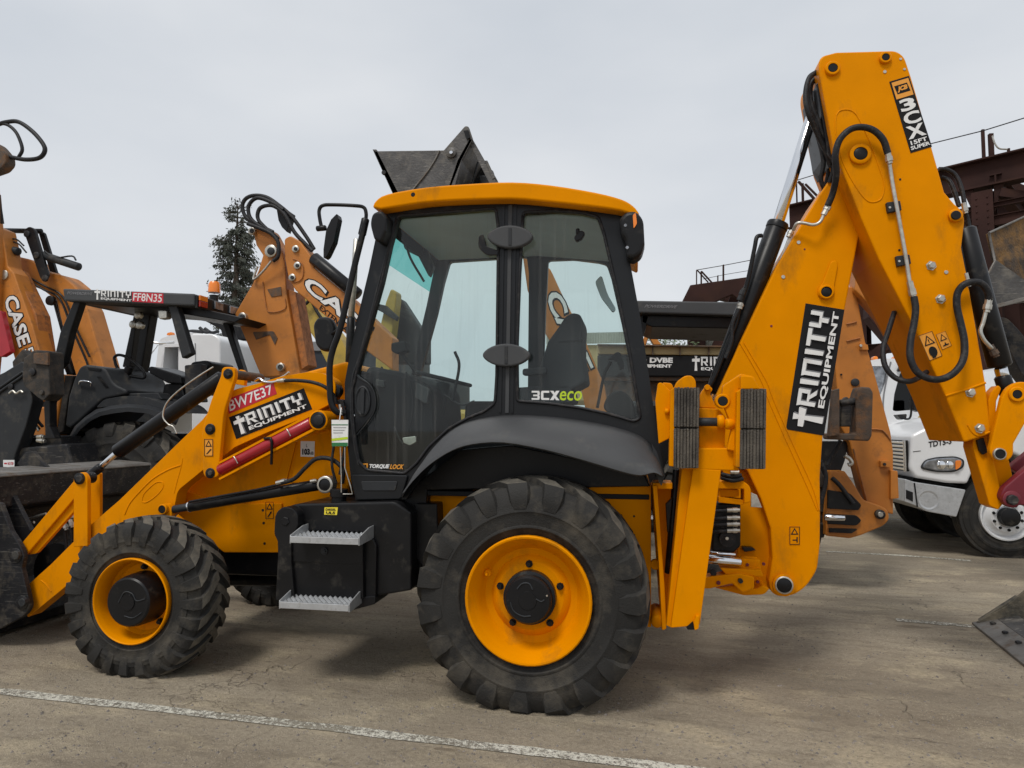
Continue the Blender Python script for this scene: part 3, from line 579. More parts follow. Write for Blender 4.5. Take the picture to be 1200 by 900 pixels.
def step(px0, px1, z, y0, y1, lean):
    x0, x1 = at(px0, 640, y0).x, at(px1, 640, y0).x
    st = box('step', x0, x1, y0, y1, z - .022, z - .006, 'ser', J, .003)
    box('step_edge', x0, x1, y0 - .006, y0 + .004, z - .034, z + .004, 'ser', st, .002)
    for X in (x0, x1):
        v = [(X - .004, y0, z - .04), (X - .004, y1, z - .03), (X - .004, y1, z + .05), (X - .004, y0 + .15, z + .045), (X - .004, y0, z + .01)]; v, f = loft_plate(v, [(a + .008, b, c) for a, b, c in v]); mk('step_end', v, f, 'ser', st, bevel=.002)
    V, Fc = [], []; n = 26
    for r in range(6):
        yy = y0 + .02 + (y1 - y0 - .05) * r / 5; b = len(V)
        for i in range(n + 1):
            xx = x0 + .01 + (x1 - x0 - .02) * i / n; zt = z + (.012 if i % 2 else -.002)
            V += [(xx, yy, z - .008), (xx, yy, zt), (xx, yy + .008, zt), (xx, yy + .008, z - .008)]
        for i in range(n):
            for e in range(4): a = b + 4 * i; Fc.append([a + e, a + (e + 1) % 4, a + 4 + (e + 1) % 4, a + 4 + e])
    tag(mk('grip_teeth', V, Fc, 'ser', st), kind='stuff'); return st
step(340, 420.5, .898, 3.80, 4.10, 0); step(329, 410, .515, 3.80, 4.06, 0)
# ---- fender
A_ = [(471, 583), (478, 569), (486, 555), (496, 541), (507, 526), (526, 507), (550, 494), (590, 487), (640, 488), (700, 496), (744, 508), (762, 521), (771, 537), (777.5, 556)]
B_ = [(472, 579), (480, 568), (488, 559), (498, 549), (511, 539), (530, 528), (553, 521), (590, 519), (640, 528), (690, 542), (730, 554), (750, 557.5), (766, 554), (776.5, 558)]
def rs(L_, n=3): return [(p.x, p.y) for p in spline([Vector((a, b, 0)) for a, b in L_], n)]
A_ = rs(A_); B_ = rs(B_)
V = []
rows = [(0, 4.13, 0, 0), (.12, 4.00, 1, 0), (.27, 3.92, 1, .0), (.45, 3.855, 0, 0), (.65, 3.81, 0, 0), (.85, 3.78, 0, 0), (.97, 3.775, 0, 0), (1.0, 3.79, 0, 0), (1.0, 3.82, 0, 0), (.93, 4.15, 0, -2)]
for t, Y, _, dy in rows:
    for (ax, ay), (bx, by) in zip(A_, B_): V.append(at(ax + (bx - ax) * t, ay + (by - ay) * t + dy, Y))
n = len(A_); Fc = [[r * n + i, r * n + i + 1, (r + 1) * n + i + 1, (r + 1) * n + i] for r in range(len(rows) - 1) for i in range(n - 1)]
fe = mk('fender', V, Fc, 'pla', J, smooth=True, sharp=50, recalc=False, solid=.006)
f2 = box('fender', wx(480, 4.2), wx(770, 4.2), 5.4, 5.8, 1.30, 1.36, 'pla', J, .02)
plate('mud_flap', [(764, 520), (770, 530), (779, 558), (775, 570, 2), (768, 556)], 3.98, 4.1, 'plc', J, .004)
# ---- cab
OUT = [(417, 586), (411, 560), (407, 520), (404, 470), (404, 448), (409, 420), (420, 368), (432, 318), (441, 275), (446, 250), (452, 240), (500, 233), (550, 229), (600, 228), (650, 231), (700, 238), (727, 246), (737, 300), (750, 370), (762, 450), (772, 520), (780, 560, 3), (774, 548), (760, 532), (742, 517), (700, 506), (640, 499), (592, 498), (556, 504), (533, 516), (514, 534), (492, 562), (476, 585)]
H1 = [(466, 253, 4), (581, 244, 5), (584, 270), (582, 440), (580, 473, 6), (566, 483), (550, 489), (526, 502), (503, 523), (488, 543), (474, 555, 4), (430, 551, 4), (420, 541, 4), (415, 510), (413, 480), (413, 455), (419, 430), (433, 380), (447, 330), (457, 285)]
H2 = [(613, 249, 4), (650, 247), (680, 249), (701, 254, 5), (708, 275), (724, 345), (738, 415), (747, 470), (750.5, 490, 5), (743, 494, 4), (713, 485), (680, 478), (645, 473), (606, 470, 4), (606, 400), (609, 320)]
def xz(pts, Y=YC): return [(p.x, p.z) for p in [at(x, y, Y) for x, y in rnd(pts)]]
cf = plate_xz('cab_frame', [xz(OUT), xz(H1), xz(H2)], YC, YC + .07, 'cab', J, .006)
plate_xz('cab_frame', [xz(OUT), xz(H1), xz(H2)], YF - .05, YF, 'cab', J, .006)
def inset(pts, k):   # gasket ring
    q = [at(x, y, YC - .002) for x, y in rnd(pts)]; return q + [q[0]]
for nm, h in (('door_seal', H1), ('window_seal', H2)):
    P = inset(h, 0); v, f = tube_data(P, .010, 8); mk(nm, v, f, 'hose', cf, smooth=True, recalc=False)
for nm, h in (('door_glass', H1), ('side_window', H2)):
    for Y in (YC + .03, YF - .02):
        L0 = xz(h); o = mk(nm, [(x, Y, z) for x, z in L0], [list(range(len(L0)))], 'glass', J, recalc=False)
# a slim door frame line and the opaque latch panel with its handle
tube('door_edge', [(462, 262, YC - .006), (452, 300, YC - .006), (437, 358, YC - .006), (421, 418, YC - .006), (413, 443, YC - .006), (411, 480, YC - .006), (415, 520, YC - .006), (420, 545, YC - .006)], .006, 'plc', J, n=4)
plate('latch_panel', [(413, 430), (419, 440, 6), (434, 450, 10), (440, 465, 8), (439, 482, 8), (428, 496, 8), (414, 510)], YC + .004, YC + .022, 'cab', J, .003)
tube('panel_bead', [(414, 431, YC), (420, 442, YC), (432, 450, YC), (439, 462, YC), (439, 480, YC), (431, 494, YC), (418, 510, YC)], .003, 'plc', J)
lathe('door_handle', at(425.5, 470, YC + .004), (0, -1, 0), [(0, .050), (.012, .052), (.016, .046), (.008, .038)], 'plc', J, 28).scale.z = 1.9
plate('handle_grip', [(422, 455, 2), (427, 455, 2), (426, 486, 2), (421.5, 484, 2)], YC - .02, YC, 'plc', J, .006)
disc('bolt', 414, 487, YC - .002, 1.8, .006, 'chr', J, 10)
# B pillar ribs, hinges
for x0, x1, w_ in ((590, 586, 1.6), (598, 594, 2.2), (604, 600, 1.6)):
    plate('pillar_rib', [(x0 - w_, 240), (x0 + w_, 240), (x1 + w_, 484), (x1 - w_, 484)], YC - .007, YC, 'pla' if w_ > 2 else 'cab', J, .002)
for (x, y, hw, hh) in ((597.5, 277, 27, 13.5), (593, 416, 28, 13.5)):
    P = [(x + hw * math.cos(t) * (1 if abs(math.cos(t)) < .9 else 1), y - hh * math.copysign(abs(math.sin(t)) ** 1.25, math.sin(t))) for t in [2 * PI * i / 28 for i in range(28)]]
    hg = plate('door_hinge', P, YC - .05, YC - .003, 'pla', J, .012, seg=3)
    plate('hinge_boss', [(x - 1.8, y - hh * .75), (x + 1.8, y - hh * .75), (x + 1.8, y + hh * .75), (x - 1.8, y + hh * .75)], YC - .054, YC - .05, 'plc', hg, .001)
plate('window_stay', [(561, 276, 4), (566, 274, 2), (570, 288), (584, 294), (583, 299), (570, 299, 5), (560, 290, 5)], YC - .02, YC, 'blk', J, .004)
# roof
def roof(name, top, bot, Y0, Y1, m, bev):
    return plate(name, rs([p[:2] for p in top], 3) + rs([p[:2] for p in bot], 3)[::-1], Y0, Y1, m, J, bev, seg=4)
roof('roof', [(436, 243, 3), (440, 235, 4), (454, 227), (500, 219), (550, 215), (600, 213), (645, 216.5), (697, 225), (728, 233), (742, 241, 5), (749.5, 250, 3)], [(446, 245), (500, 237), (550, 234), (600, 233), (638, 236), (690, 241.5), (728, 247), (747, 255, 3)], YC - .10, YF + .10, 'yel', .035)
disc('roof_plug', 484, 228, YC - .10, 2.6, .01, 'blk', J, 14)
plate('headliner', [(450, 247), (500, 243), (600, 238), (720, 247), (722, 255), (600, 247), (455, 255)], YC + .075, YF - .055, 'liner', J, 0)
# windscreens front and rear, lower walls
def cross_glass(nm, a, b, m='glass', y0=YC + .05, y1=YF - .05):
    p, q = at(*a, YC), at(*b, YC); return mk(nm, [(p.x, y0, p.z), (p.x, y1, p.z), (q.x, y1, q.z), (q.x, y0, q.z)], [[0, 1, 2, 3]], m, J, recalc=False)
cross_glass('windscreen_band', (444.5, 258), (436.5, 298), 'glassg'); cross_glass('windscreen', (436.5, 298), (408, 432), 'glassw'); cross_glass('rear_window', (727, 252), (763, 462))
def cross_wall(nm, a, b, m='inter', t=.03, y0=YC + .07, y1=YF - .05):
    p, q = at(*a, YC), at(*b, YC); v = [(p.x, y0, p.z), (q.x, y0, q.z), (q.x + t, y0, q.z), (p.x + t, y0, p.z)]; v, f = loft_plate(v, [(a_, y1, c) for a_, _, c in v]); return mk(nm, v, f, m, J, bevel=.004)
cross_wall('front_wall', (405, 432), (412, 585)); cross_wall('rear_wall', (757, 462), (768, 560)); cross_wall('front_header', (444, 243), (441, 262)); cross_wall('rear_header', (722, 244), (726, 258))
p, q = at(415, 575, YC), at(475, 575, YC)
box('cab_floor', p.x, at(760, 500, YC).x, YC + .07, YF - .05, p.z - .03, p.z, 'inter', J, .004)
plate('sill', [(411, 556, 2), (478, 557, 3), (470, 585, 4), (417, 586, 3)], YC - .02, YC, 'cab', J, .006)
plate('sill_recess', [(423, 564, 2), (466, 564, 2), (463, 575, 2), (425, 575, 2)], YC - .026, YC - .02, 'plc', J, .004)
# interior
sy = 4.55
plate('seat_back', [(662, 371, 3), (670, 366, 4), (680, 368, 4), (683, 377, 4), (682, 395), (682, 413), (687, 448), (668, 458, 5), (633, 458, 5), (633, 428), (642, 400), (655, 382)], sy, sy + .44, 'seat', J, .035, seg=3)
plate('seat_cushion', [(592, 455, 5), (668, 450, 5), (672, 472, 5), (600, 478, 5)], sy, sy + .46, 'seat', J, .03, seg=3)
plate('seat_base', [(610, 476), (660, 472), (668, 560), (605, 560)], sy + .05, sy + .4, 'inter', J, .01)
plate('dashboard', [(430, 428, 8), (470, 436, 10), (505, 452, 10), (512, 560), (424, 560), (416, 470)], 4.5, 5.3, 'inter', J, .03)
plate('side_console', [(545, 470, 8), (610, 470, 6), (612, 560), (540, 560)], 5.0, 5.33, 'inter', J, .02)
plate('side_console', [(706, 478, 8), (712, 462, 8), (728, 456, 8), (742, 468, 8), (746, 492), (715, 486)], YC + .09, 4.4, 'inter', J, .01)
rod('steering_column', at(508, 520, 4.8), at(520, 448, 4.8), .05, 'inter', J)
c = at(520, 444, 4.8); axs = Vector((.25, 0, 1)).normalized(); s_ = axs.orthogonal().normalized(); u_ = axs.cross(s_)
P = [c + (s_ * math.cos(2 * PI * i / 32) + u_ * math.sin(2 * PI * i / 32)) * .2 for i in range(33)]; v, f = tube_data(P, .014, 8); mk('steering_wheel', v, f, 'inter', J, smooth=True, recalc=False)
plate('monitor', [(458, 402, 2), (474, 399, 3), (476, 411, 2), (464, 415, 3), (458, 411)], 4.7, 4.8, 'inter', J, .01)
tube('monitor_arm', [(468, 412, 4.75), (478, 424, 4.75), (490, 440, 4.75)], .012, 'inter', J)
tube('control_lever', [(700, 478, 4.6), (708, 440, 4.6), (716, 424, 4.6)], .01, 'inter', J); plate('lever_grip', [(712, 421, 2), (723, 412, 3), (728, 414, 3), (732, 430, 3), (727, 434, 3), (722, 422)], 4.55, 4.6, 'inter', J, .012)
tube('control_lever', [(530, 470, 4.4), (538, 430, 4.4), (533, 412, 4.4)], .01, 'inter', J)
rod('work_lamp_bolt', at(677, 268, YC + .03), at(677, 275, YC + .03), .012, 'blk', J); plate('window_catch', [(672, 278, 3), (680, 269, 3), (686, 272, 3), (682, 280, 3), (675, 283, 2)], YC + .02, YC + .06, 'blk', J, .006)
tube('wiper', [(468, 250, 4.6), (474, 272, 4.6), (480, 300, 4.7), (497, 330, 4.8)], .009, 'blk', J)
plate('interior_mirror', [(470, 275, 2), (478, 272, 3), (500, 292, 4), (508, 312, 3), (503, 325, 3), (490, 300), (474, 292, 3)], 5.0, 5.05, 'blk', J, .01)
plate('grab_panel', [(697, 330, 4), (705, 322, 4), (712, 345, 6), (722, 362, 4), (718, 366, 3), (704, 348, 5)], 5.2, 5.25, 'liner', J, .01)
tubes('pedal_arm', [[(462, 500, 4.25), (468, 514, 4.25), (472, 520, 4.25)], [(478, 518, 4.22), (486, 511, 4.22)]], .006, 'plc', J); plate('pedal', [(471, 513, 2), (487, 511, 2), (488, 518, 2), (480, 522, 2), (473, 519)], 4.2, 4.22, 'zinc', J, .003)
tubes('wiring', [[(447, 430, 4.6), (458, 452, 4.6), (456, 480, 4.6), (464, 520, 4.6)], [(476, 436, 4.5), (484, 470, 4.5), (478, 510, 4.5)], [(520, 462, 4.6), (540, 474, 4.6), (556, 470, 4.6)]], .007, 'plc', J); plate('switch_panel', [(488, 448, 3), (503, 456, 3), (500, 474, 3), (486, 466, 3)], 4.46, 4.5, 'pla', J, .006); plate('air_vent', [(440, 444, 2), (450, 446, 2), (450, 454, 2), (440, 452, 2)], 4.47, 4.5, 'pla', J, .004); plate('headrest_stitch', [(655, 400), (683, 398), (683, 400), (655, 402)], sy - .003, sy, 'blk', J, 0); plate('armrest', [(612, 432, 3), (640, 430, 3), (640, 438, 3), (612, 440, 3)], sy - .08, sy, 'seat', J, .015)
# writing on the cab
decal(J, [(623, 458), (682, 458), (682, 469.5), (623, 468.5)], YC + .028, None, glyph('three', 0, 0, .165, 1, 'whs') + glyph('C', .19, 0, .355, 1, 'whs') + glyph('X', .37, 0, .56, 1, 'whs'))
decal(J, [(656, 458), (682, 458), (682, 470), (656, 469.5)], YC + .028, None, [('t', 'eco', .0, .02, 1, .98, 'grn', .012, .15)])
decal(J, [(425.5, 542.5), (475, 543), (474, 551), (425.5, 550.5)], YC + .020, None, [('p', [(0, .1), (.12, .1), (.12, .95), (0, .95)], 'orp'), ('p', [(.035, .35), (.085, .35), (.085, .75), (.035, .75)], 'bks'), ('t', 'TORQUE', .16, .15, .64, .85, 'whs', .05, .25), ('t', 'LOCK', .65, .15, .98, .85, 'orp', .03, .25)])
# lamps at the roof corners
for (pts, Y) in (([(433, 262, 6), (436, 249, 6), (447, 246, 4), (453, 254, 4), (452, 270), (446, 284, 6), (438, 281, 5)], 4.0), ([(725, 258, 5), (732, 248, 6), (745, 246, 6), (754, 256, 7), (755.5, 285), (752, 298, 6), (742, 304, 5), (734, 301, 4), (733, 282, 4), (728, 274, 4)], 4.0)):
    lb = plate('lamp_housing', pts, Y, Y + .16, 'blk', J, .025, seg=3)
    if pts[0][0] > 600: plate('indicator_lens', [(741.5, 252, 2), (745, 249, 2), (746.5, 262, 2), (742.5, 268, 2)], Y - .006, Y, 'amber', lb, .004)
    for q in ([(733, 264), (736, 266)], [(735, 290), (739, 292)]) if pts[0][0] > 600 else (): disc('lamp_glint', q[0][0], q[0][1], Y - .003, 2, .006, 'clens', lb, 10)
# mirrors and grab rail
tube('mirror_arm', [(377, 267, 4.02), (375, 258, 4.02), (374, 247, 4.02), (378, 241, 4.02), (390, 240, 4.04), (415, 241, 4.06), (426, 243, 4.08), (429, 250, 4.08), (428.5, 260, 4.08)], .012, 'blk', J)
rod('mirror_clamp', at(428.5, 256, 4.08), at(424, 276, 4.08), .026, 'blk', J, 14); rod('mirror_clamp', at(371, 268, 4.02), at(382, 267, 4.02), .018, 'blk', J, 12)
plate('mirror', [(395, 250, 2), (396.5, 256), (391, 283), (383, 300, 3), (379, 303, 2), (379, 292), (382, 270), (388, 257)], 4.0, 4.06, 'blk', J, .015, seg=3)
gt = tube('grab_rail', [(427.5, 264, 4.06), (414, 318, 4.05), (400, 380, 4.04), (390, 410, 4.04), (386.5, 428, 4.04), (386.5, 450, 4.04), (388, 471, 4.04), (394, 482, 4.05), (404, 484, 4.09)], .020, 'blk', J, n=10, seg=14)
plate('mirror', [(366, 380, 6), (372, 371, 7), (386, 371, 7), (392, 382, 8), (391, 400), (387, 411, 6), (377, 412, 6), (369, 404, 6)], 4.25, 4.32, 'blk', J, .02, seg=3); tube('mirror_arm', [(388, 392, 4.28), (396, 386, 4.15), (402, 376, 4.06)], .011, 'blk', J)
rod('exhaust_stack', at(418, 280, 4.7), at(411.5, 372, 4.7), .023, 'zinc', J); rod('exhaust_stack', at(411.5, 372, 4.7), at(409, 440, 4.7), .03, 'blk', J)
# hanging tag with its ties
tgp = plate('service_tag', [(388.5, 492), (408, 492), (407.5, 523, 1), (389, 523, 1)], 3.99, 3.995, 'whs', J, 0, label='white and green service tag')
decal(tgp, [(388.5, 492), (408, 492), (407.5, 523), (389, 523)], 3.99, None, [('p', [(0, 0), (1, 0), (1, .12), (0, .12)], 'dkg'), ('p', [(0, .2), (1, .26), (1, .34), (0, .28)], 'grn'), ('p', [(0, .8), (1, .8), (1, .83), (0, .83)], 'dkg'), ('t', 'NOTICE', .1, .86, .9, .95, 'bks', .02, 0), ('p', [(.1, .7), (.9, .7), (.9, .72), (.1, .72)], 'grs'), ('p', [(.1, .62), (.8, .62), (.8, .64), (.1, .64)], 'grs'), ('p', [(.1, .54), (.7, .54), (.7, .56), (.1, .56)], 'grs')]) if False else None
for it in (('p', [(0, 0), (1, 0), (1, .14), (0, .14)], 'dkg'), ('p', [(0, .2), (1, .27), (1, .36), (0, .29)], 'grn'), ('p', [(0, .80), (1, .80), (1, .83), (0, .83)], 'dkg'), ('p', [(.1, .7), (.9, .7), (.9, .72), (.1, .72)], 'grs'), ('p', [(.1, .60), (.8, .60), (.8, .62), (.1, .62)], 'grs'), ('p', [(.1, .5), (.7, .5), (.7, .52), (.1, .52)], 'grs')):
    decal(tgp, [(388.5, 492), (408, 492), (407.5, 523), (389, 523)], 3.99, None, [it], lift=.001)
tube('tag_tie', [(398, 492, 3.99), (399, 484, 4.0), (400, 478, 4.02)], .003, 'whs', J); fitting(398, 474, 400, 486, 4.06, .008, J)
tubes('hanging_hose', [[(402, 472, 4.1), (405, 500, 4.1), (404, 524, 4.1), (398, 556, 4.12)], [(391, 523, 4.1), (389, 545, 4.1), (394, 566, 4.12)]], .009, 'hose', J)
tubes('support_rod', [[(399, 524, 4.05), (400, 560, 4.05), (400, 577, 4.05)], [(404, 524, 4.05), (404, 548, 4.05), (411, 570, 4.05), (413, 579, 4.05), (402, 579, 4.05)]], .004, 'zinc', J, sm=False)
# ================================================================== backhoe end of the yellow machine
BY = 4.62
plate('rear_frame', [(690, 570), (763, 568), (763, 735, 2), (700, 735)], 4.20, 4.23, 'yel', J, .004)
for q in ((728, 604), (743, 605), (743, 627)): disc('bolt', *q, 4.198, 1.4, .003, 'blk', J, 8)
plate('rear_frame', [(763, 568, 2), (789, 570, 2), (790, 600), (781, 735), (775, 738), (769, 650)], 4.30, 4.5, 'yel', J, .005)
plate('frame_flange', [(765, 569), (770, 569), (779, 690), (781, 737, 2), (776, 739, 2), (772, 660)], 4.06, 4.30, 'yel', J, .003)
plate('frame_flange', [(765, 566), (788, 566), (788, 573), (765, 573)], 4.08, 4.3, 'yel', J, .003)
rod('pin_boss', at(770, 729, 4.14), at(770, 729, 4.14) + Vector((0, .3, 0)), .036, 'yel', J); disc('pin_boss', 768, 662, 4.2, 6, .04, 'yel', J)
sl = plate('stabilizer_leg', [(812, 549), (845, 551), (820, 733, 3), (786, 736, 2)], 3.93, 4.16, 'yel', J, .008, label='near outrigger leg standing folded upright')
plate('leg_channel', [(799, 549), (813, 549), (787, 736), (781, 733)], 3.97, 4.14, 'yel', sl, .004)
plate('leg_lug', [(813, 730), (816, 722, 1), (819.5, 722, 1), (819, 737, 2), (814, 739, 2)], 3.90, 3.93, 'yel', sl, .003); plate('leg_gap', [(804, 735), (812, 728), (814, 738), (806, 738)], 3.925, 3.93, 'blk', sl, .001)
rod('stabilizer_cylinder', at(793, 550, 4.2), at(783, 672, 4.2), .022, 'blk', J); plate('hose_guard', [(780, 591), (788, 583), (784, 625), (782, 624)], 4.15, 4.2, 'blk', J, .004)
# sliding carriage and folded stabilizer feet
plate('crossmember', [(814, 525), (868, 525), (866, 552, 2), (800, 550)], 3.93, 4.20, 'yel', J, .008)
plate('foot_bracket', [(771, 449, 4), (775, 448, 3), (788, 460), (788, 500), (784, 514), (772, 520), (768, 470)], 3.95, 3.99, 'yel', J, .004)
plate('foot_bracket', [(776, 448, 3), (787, 449, 3), (790, 456), (790, 512), (783, 514)], 4.01, 4.06, 'yel', J, .004)
plate('foot_bracket', [(790, 455), (793, 447, 5), (803, 440, 6), (811, 440, 6), (815.5, 446, 4), (816, 470), (790, 470)], 3.90, 3.96, 'yel', J, .006)
plate('foot_bracket', [(820, 478), (820, 462, 5), (829, 450, 3), (836, 456, 3), (832, 461), (840, 479)], 4.02, 4.08, 'yel', J, .006)
disc('bolt', 829, 454, 4.0, 3.6, .03, 'yel', J)
plate('foot_bracket', [(819, 478), (842, 479, 3), (851, 489, 4), (849, 527), (819, 527)], 3.98, 4.02, 'yel', J, .005)
plate('foot_bracket', [(847, 452, 4), (868, 438), (884, 441, 4), (890, 456), (866, 456), (866, 530), (852, 527), (858, 500), (846, 470)], 3.90, 3.95, 'yel', J, .006)
plate('foot_bracket', [(868, 440, 2), (882, 441, 4), (891, 456), (868, 456)], 3.84, 3.89, 'yel', J, .005)
c0 = at(820, 495, 3.93); rod('foot_pin', at(818, 494.5, 3.93), at(842, 494.5, 3.93), .024, 'plc', J); rod('foot_boss', at(840, 494, 3.93), at(849, 494, 3.93), .038, 'yel', J)
rod('foot_boss', at(850, 497, 3.90), at(860, 497, 3.92), .03, 'yel', J); rod('foot_boss', at(779, 482, 3.94), at(784, 482, 3.94), .016, 'yel', J)
disc('eye_boss', 847, 470, 3.895, 9, .05, 'yel', J, 24, ring=.68); disc('eye_hole', 847, 470, 3.893, 6, .03, 'blk', J, 24)
def rpad(x0, x1, y0, y1, Y, lbl):
    back = plate('foot_pad', [(x0, y0 + 2, 1), (x1, y0 + 3, 2), (x1 - 2, y1, 3), (x0 - 2, y1 - 1, 1)], Y + .03, Y + .10, 'pad', J, .004, label=lbl)
    plate('foot_plate', [(x0 - 4, y0 + 4), (x0 + 1, y0), (x0, y1 - 2), (x0 - 6, y1 - 3)], Y + .02, Y + .12, 'yel', back, .003)
    n = 8; rr = random.Random(int(x0))
    for i in range(n):
        a = x0 + (x1 - x0) * i / n + .35; b = x0 + (x1 - x0) * (i + 1) / n - .35; ym = (y0 + y1) / 2
        for (ya, yb) in ((y0, ym - .4), (ym + .6, y1)):
            sk = -1.0 * (ya - y0) / (y1 - y0); sk2 = -1.0 * (yb - y0) / (y1 - y0)
            plate('rubber_strip', [(a + sk, ya + rr.uniform(0, 1.5), .8), (b + sk, ya + rr.uniform(0, 1.5), .8), (b + sk2, yb - rr.uniform(0, .8), .6), (a + sk2, yb - rr.uniform(0, .8), .6)], Y + rr.uniform(-.004, .004), Y + .032, 'pad', back, .0025, seg=1)
rpad(790, 820, 453, 549, 3.86, 'left ribbed rubber foot pad'); rpad(868, 898.5, 455, 550, 3.80, 'right ribbed rubber foot pad')
# king post
kp = plate('kingpost', [(845, 548), (880, 552), (893, 580), (902, 612), (907, 655), (905, 690, 6), (880, 699, 10), (862, 694), (866, 600)], 4.72, 5.0, 'yel', J, .01)
plate('swing_frame', [(842, 564), (872, 564, 6), (880, 571, 5), (880, 589, 4), (872, 590), (872, 573, 2), (842, 573)], 4.45, 4.6, 'yel', J, .006)
plate('swing_frame', [(842, 573), (866, 574), (866, 582), (842, 583)], 4.5, 4.6, 'yel', J, .004); plate('swing_frame', [(842, 582), (872, 586), (872, 592), (842, 589)], 4.48, 4.6, 'yel', J, .004)
plate('valve_plate', [(880, 577, 1), (887, 580), (893, 595), (880, 594)], 4.55, 4.56, 'zinc', J, .002)
plate('valve_block', [(836, 590), (868, 590), (868, 640), (860, 648), (834, 646)], 4.55, 4.7, 'blk', J, .01)
for y in (598, 607, 614.5, 622):
    fitting(852, y, 867, y - .4, 4.47, .012, J); tube('hydraulic_hose', [(853, y, 4.47), (842, y + 1, 4.47), (830, y + 3, 4.5)], .012, 'hose', J)
tube('hydraulic_hose', [(846, 556, 4.45), (856, 558, 4.42), (868, 557, 4.45)], .014, 'hose', J); tube('hydraulic_hose', [(846, 560, 4.45), (858, 563, 4.42), (870, 561, 4.45)], .014, 'hose', J); fitting(856, 553, 866, 553, 4.4, .012, J)
rod('swing_cylinder_rod', at(828, 655, 4.45), at(869, 659, 4.45), .027, 'chr', J, 24); rod('swing_cylinder_rod', at(832, 648, 4.5), at(862, 650, 4.5), .011, 'chr', J)
lathe('cable_drum', at(852, 631, 4.53), (0, -1, 0), [(0, .05), (.03, .05), (.03, .03), (.035, .0)], 'hose', J, 24); disc('bolt', 852, 631, 4.49, 2.2, .01, 'zinc', J, 8)
plate('swing_casting', [(868, 655, 2), (891, 656, 2), (892, 669, 2), (868, 668)], 4.5, 4.6, 'yel', J, .006); plate('casting_slot', [(870, 641, 2), (883, 642, 2), (886, 645), (872, 647, 2)], 4.66, 4.72, 'blk', J, .003)
for q in ((876, 662), (895, 661), (888, 682), (872, 671)): disc('bolt', *q, 4.49, 2, .01, 'dred', J, 8)
plate('swing_arm', [(824, 677), (866, 672, 3), (884, 676), (884, 690, 3), (870, 695), (858, 684), (832, 690), (824, 690)], 4.4, 4.52, 'yel', J, .008)
plate('swing_arm', [(844, 666), (892, 668), (895, 676), (850, 673)], 4.42, 4.6, 'yel', J, .006); plate('swing_arm', [(838, 689), (872, 698, 3), (896, 697, 5), (902, 690), (894, 686), (886, 690), (860, 686)], 4.5, 4.72, 'yel', J, .008); disc('bolt', 842, 683, 4.395, 2.6, .006, 'dred', J, 10); disc('bolt', 868, 681, 4.38, 3, .02, 'hose', J, 10)
disc('hose_guide', 836, 671, 4.42, 4, .03, 'hose', J)
# boom
BL = [(985, 192, 6), (1000, 160), (1030, 180), (1016, 240), (1010, 258), (990, 364), (981, 410), (972, 456), (964, 516), (961, 560), (961.5, 600), (961, 640), (958, 668, 8), (945, 688, 12), (929, 698.5, 10), (911, 699, 6), (903, 693, 4), (901, 680), (905, 655), (903, 620), (892, 586), (876, 552), (845, 520), (836, 480), (840, 462), (869, 398), (910, 312), (933, 273), (960, 228)]
bm_ = plate('boom', BL, BY, BY + .36, 'yel', J, .010, label='broad boom standing upright from the tail pivot')
def seam(parent, pts, r, Y, nm='weld_bead', n=6): return tube(nm, [(x, y, Y) for x, y in pts], r, 'yel', parent, n=n)
for k in (0, 1): seam(bm_, [(867 + 5 * k, 402), (880 + 5 * k, 424), (893 + 6 * k, 448), (902 + 6 * k, 472), (925 + 6 * k, 524), (946 + 6 * k, 570), (958 + 2 * k, 598)], .0045, BY)
disc('pin_boss', 919, 686, BY - .025, 13.5, .05, 'yel', bm_, 36); disc('pin_ring', 919, 686, BY - .036, 11, .03, 'zinc', bm_, 32, ring=.84); disc('pin', 919, 686, BY - .034, 9.2, .04, 'blk', bm_, 28)
plate('arm_casting', [(959, 338, 4), (964, 332, 4), (974, 306, 3), (981, 305, 4), (982, 312), (978, 334), (979, 346, 6), (967, 352, 8), (958, 346, 5)], BY - .012, BY, 'yel', bm_, .010, seg=3)
disc('pin_boss', 968.5, 342, BY - .022, 9, .03, 'yel', bm_, 28, ring=.75); disc('pin', 968.5, 342, BY - .018, 6.6, .03, 'blk', bm_, 24)
for q in ((936, 284), (918, 324.5)): disc('bolt', *q, BY - .003, 2.4, .006, 'zinc', bm_, 10)
disc('bolt', 904, 382, BY - .002, 1.5, .003, 'dred', bm_, 8); disc('bolt', 943, 292, BY - .002, 1.2, .003, 'dred', bm_, 8)
decal(J, [(944, 355.5), (989.5, 363), (965.5, 510.5), (921, 503)], BY, 'bks', [], label='tall black sticker reading upward') if False else None
Q = [(944, 355.5), (989.5, 363), (965.5, 510.5), (921, 503)]
decal(J, [Q[3], Q[0], Q[1], Q[2]], BY, 'bks', trinity(.04, .1, .97, .88), label='tall black sticker reading upward')
decal(J, [(925, 617), (937, 617), (937, 638), (925, 638)], BY, 'yel', [('p', [(.12, .55), (.88, .55), (.5, .93)], 'bks'), ('p', [(.3, .61), (.7, .61), (.5, .82)], 'yel'), ('p', [(.3, .22), (.75, .22), (.75, .28), (.3, .28)], 'bks'), ('p', [(.68, .12), (.8, .12), (.8, .42), (.68, .42)], 'bks')] + [('p', p, 'bks') for p in ([(0, 0), (1, 0), (1, .03), (0, .03)], [(0, .97), (1, .97), (1, 1), (0, 1)], [(0, 0), (.06, 0), (.06, 1), (0, 1)], [(.94, 0), (1, 0), (1, 1), (.94, 1)])])
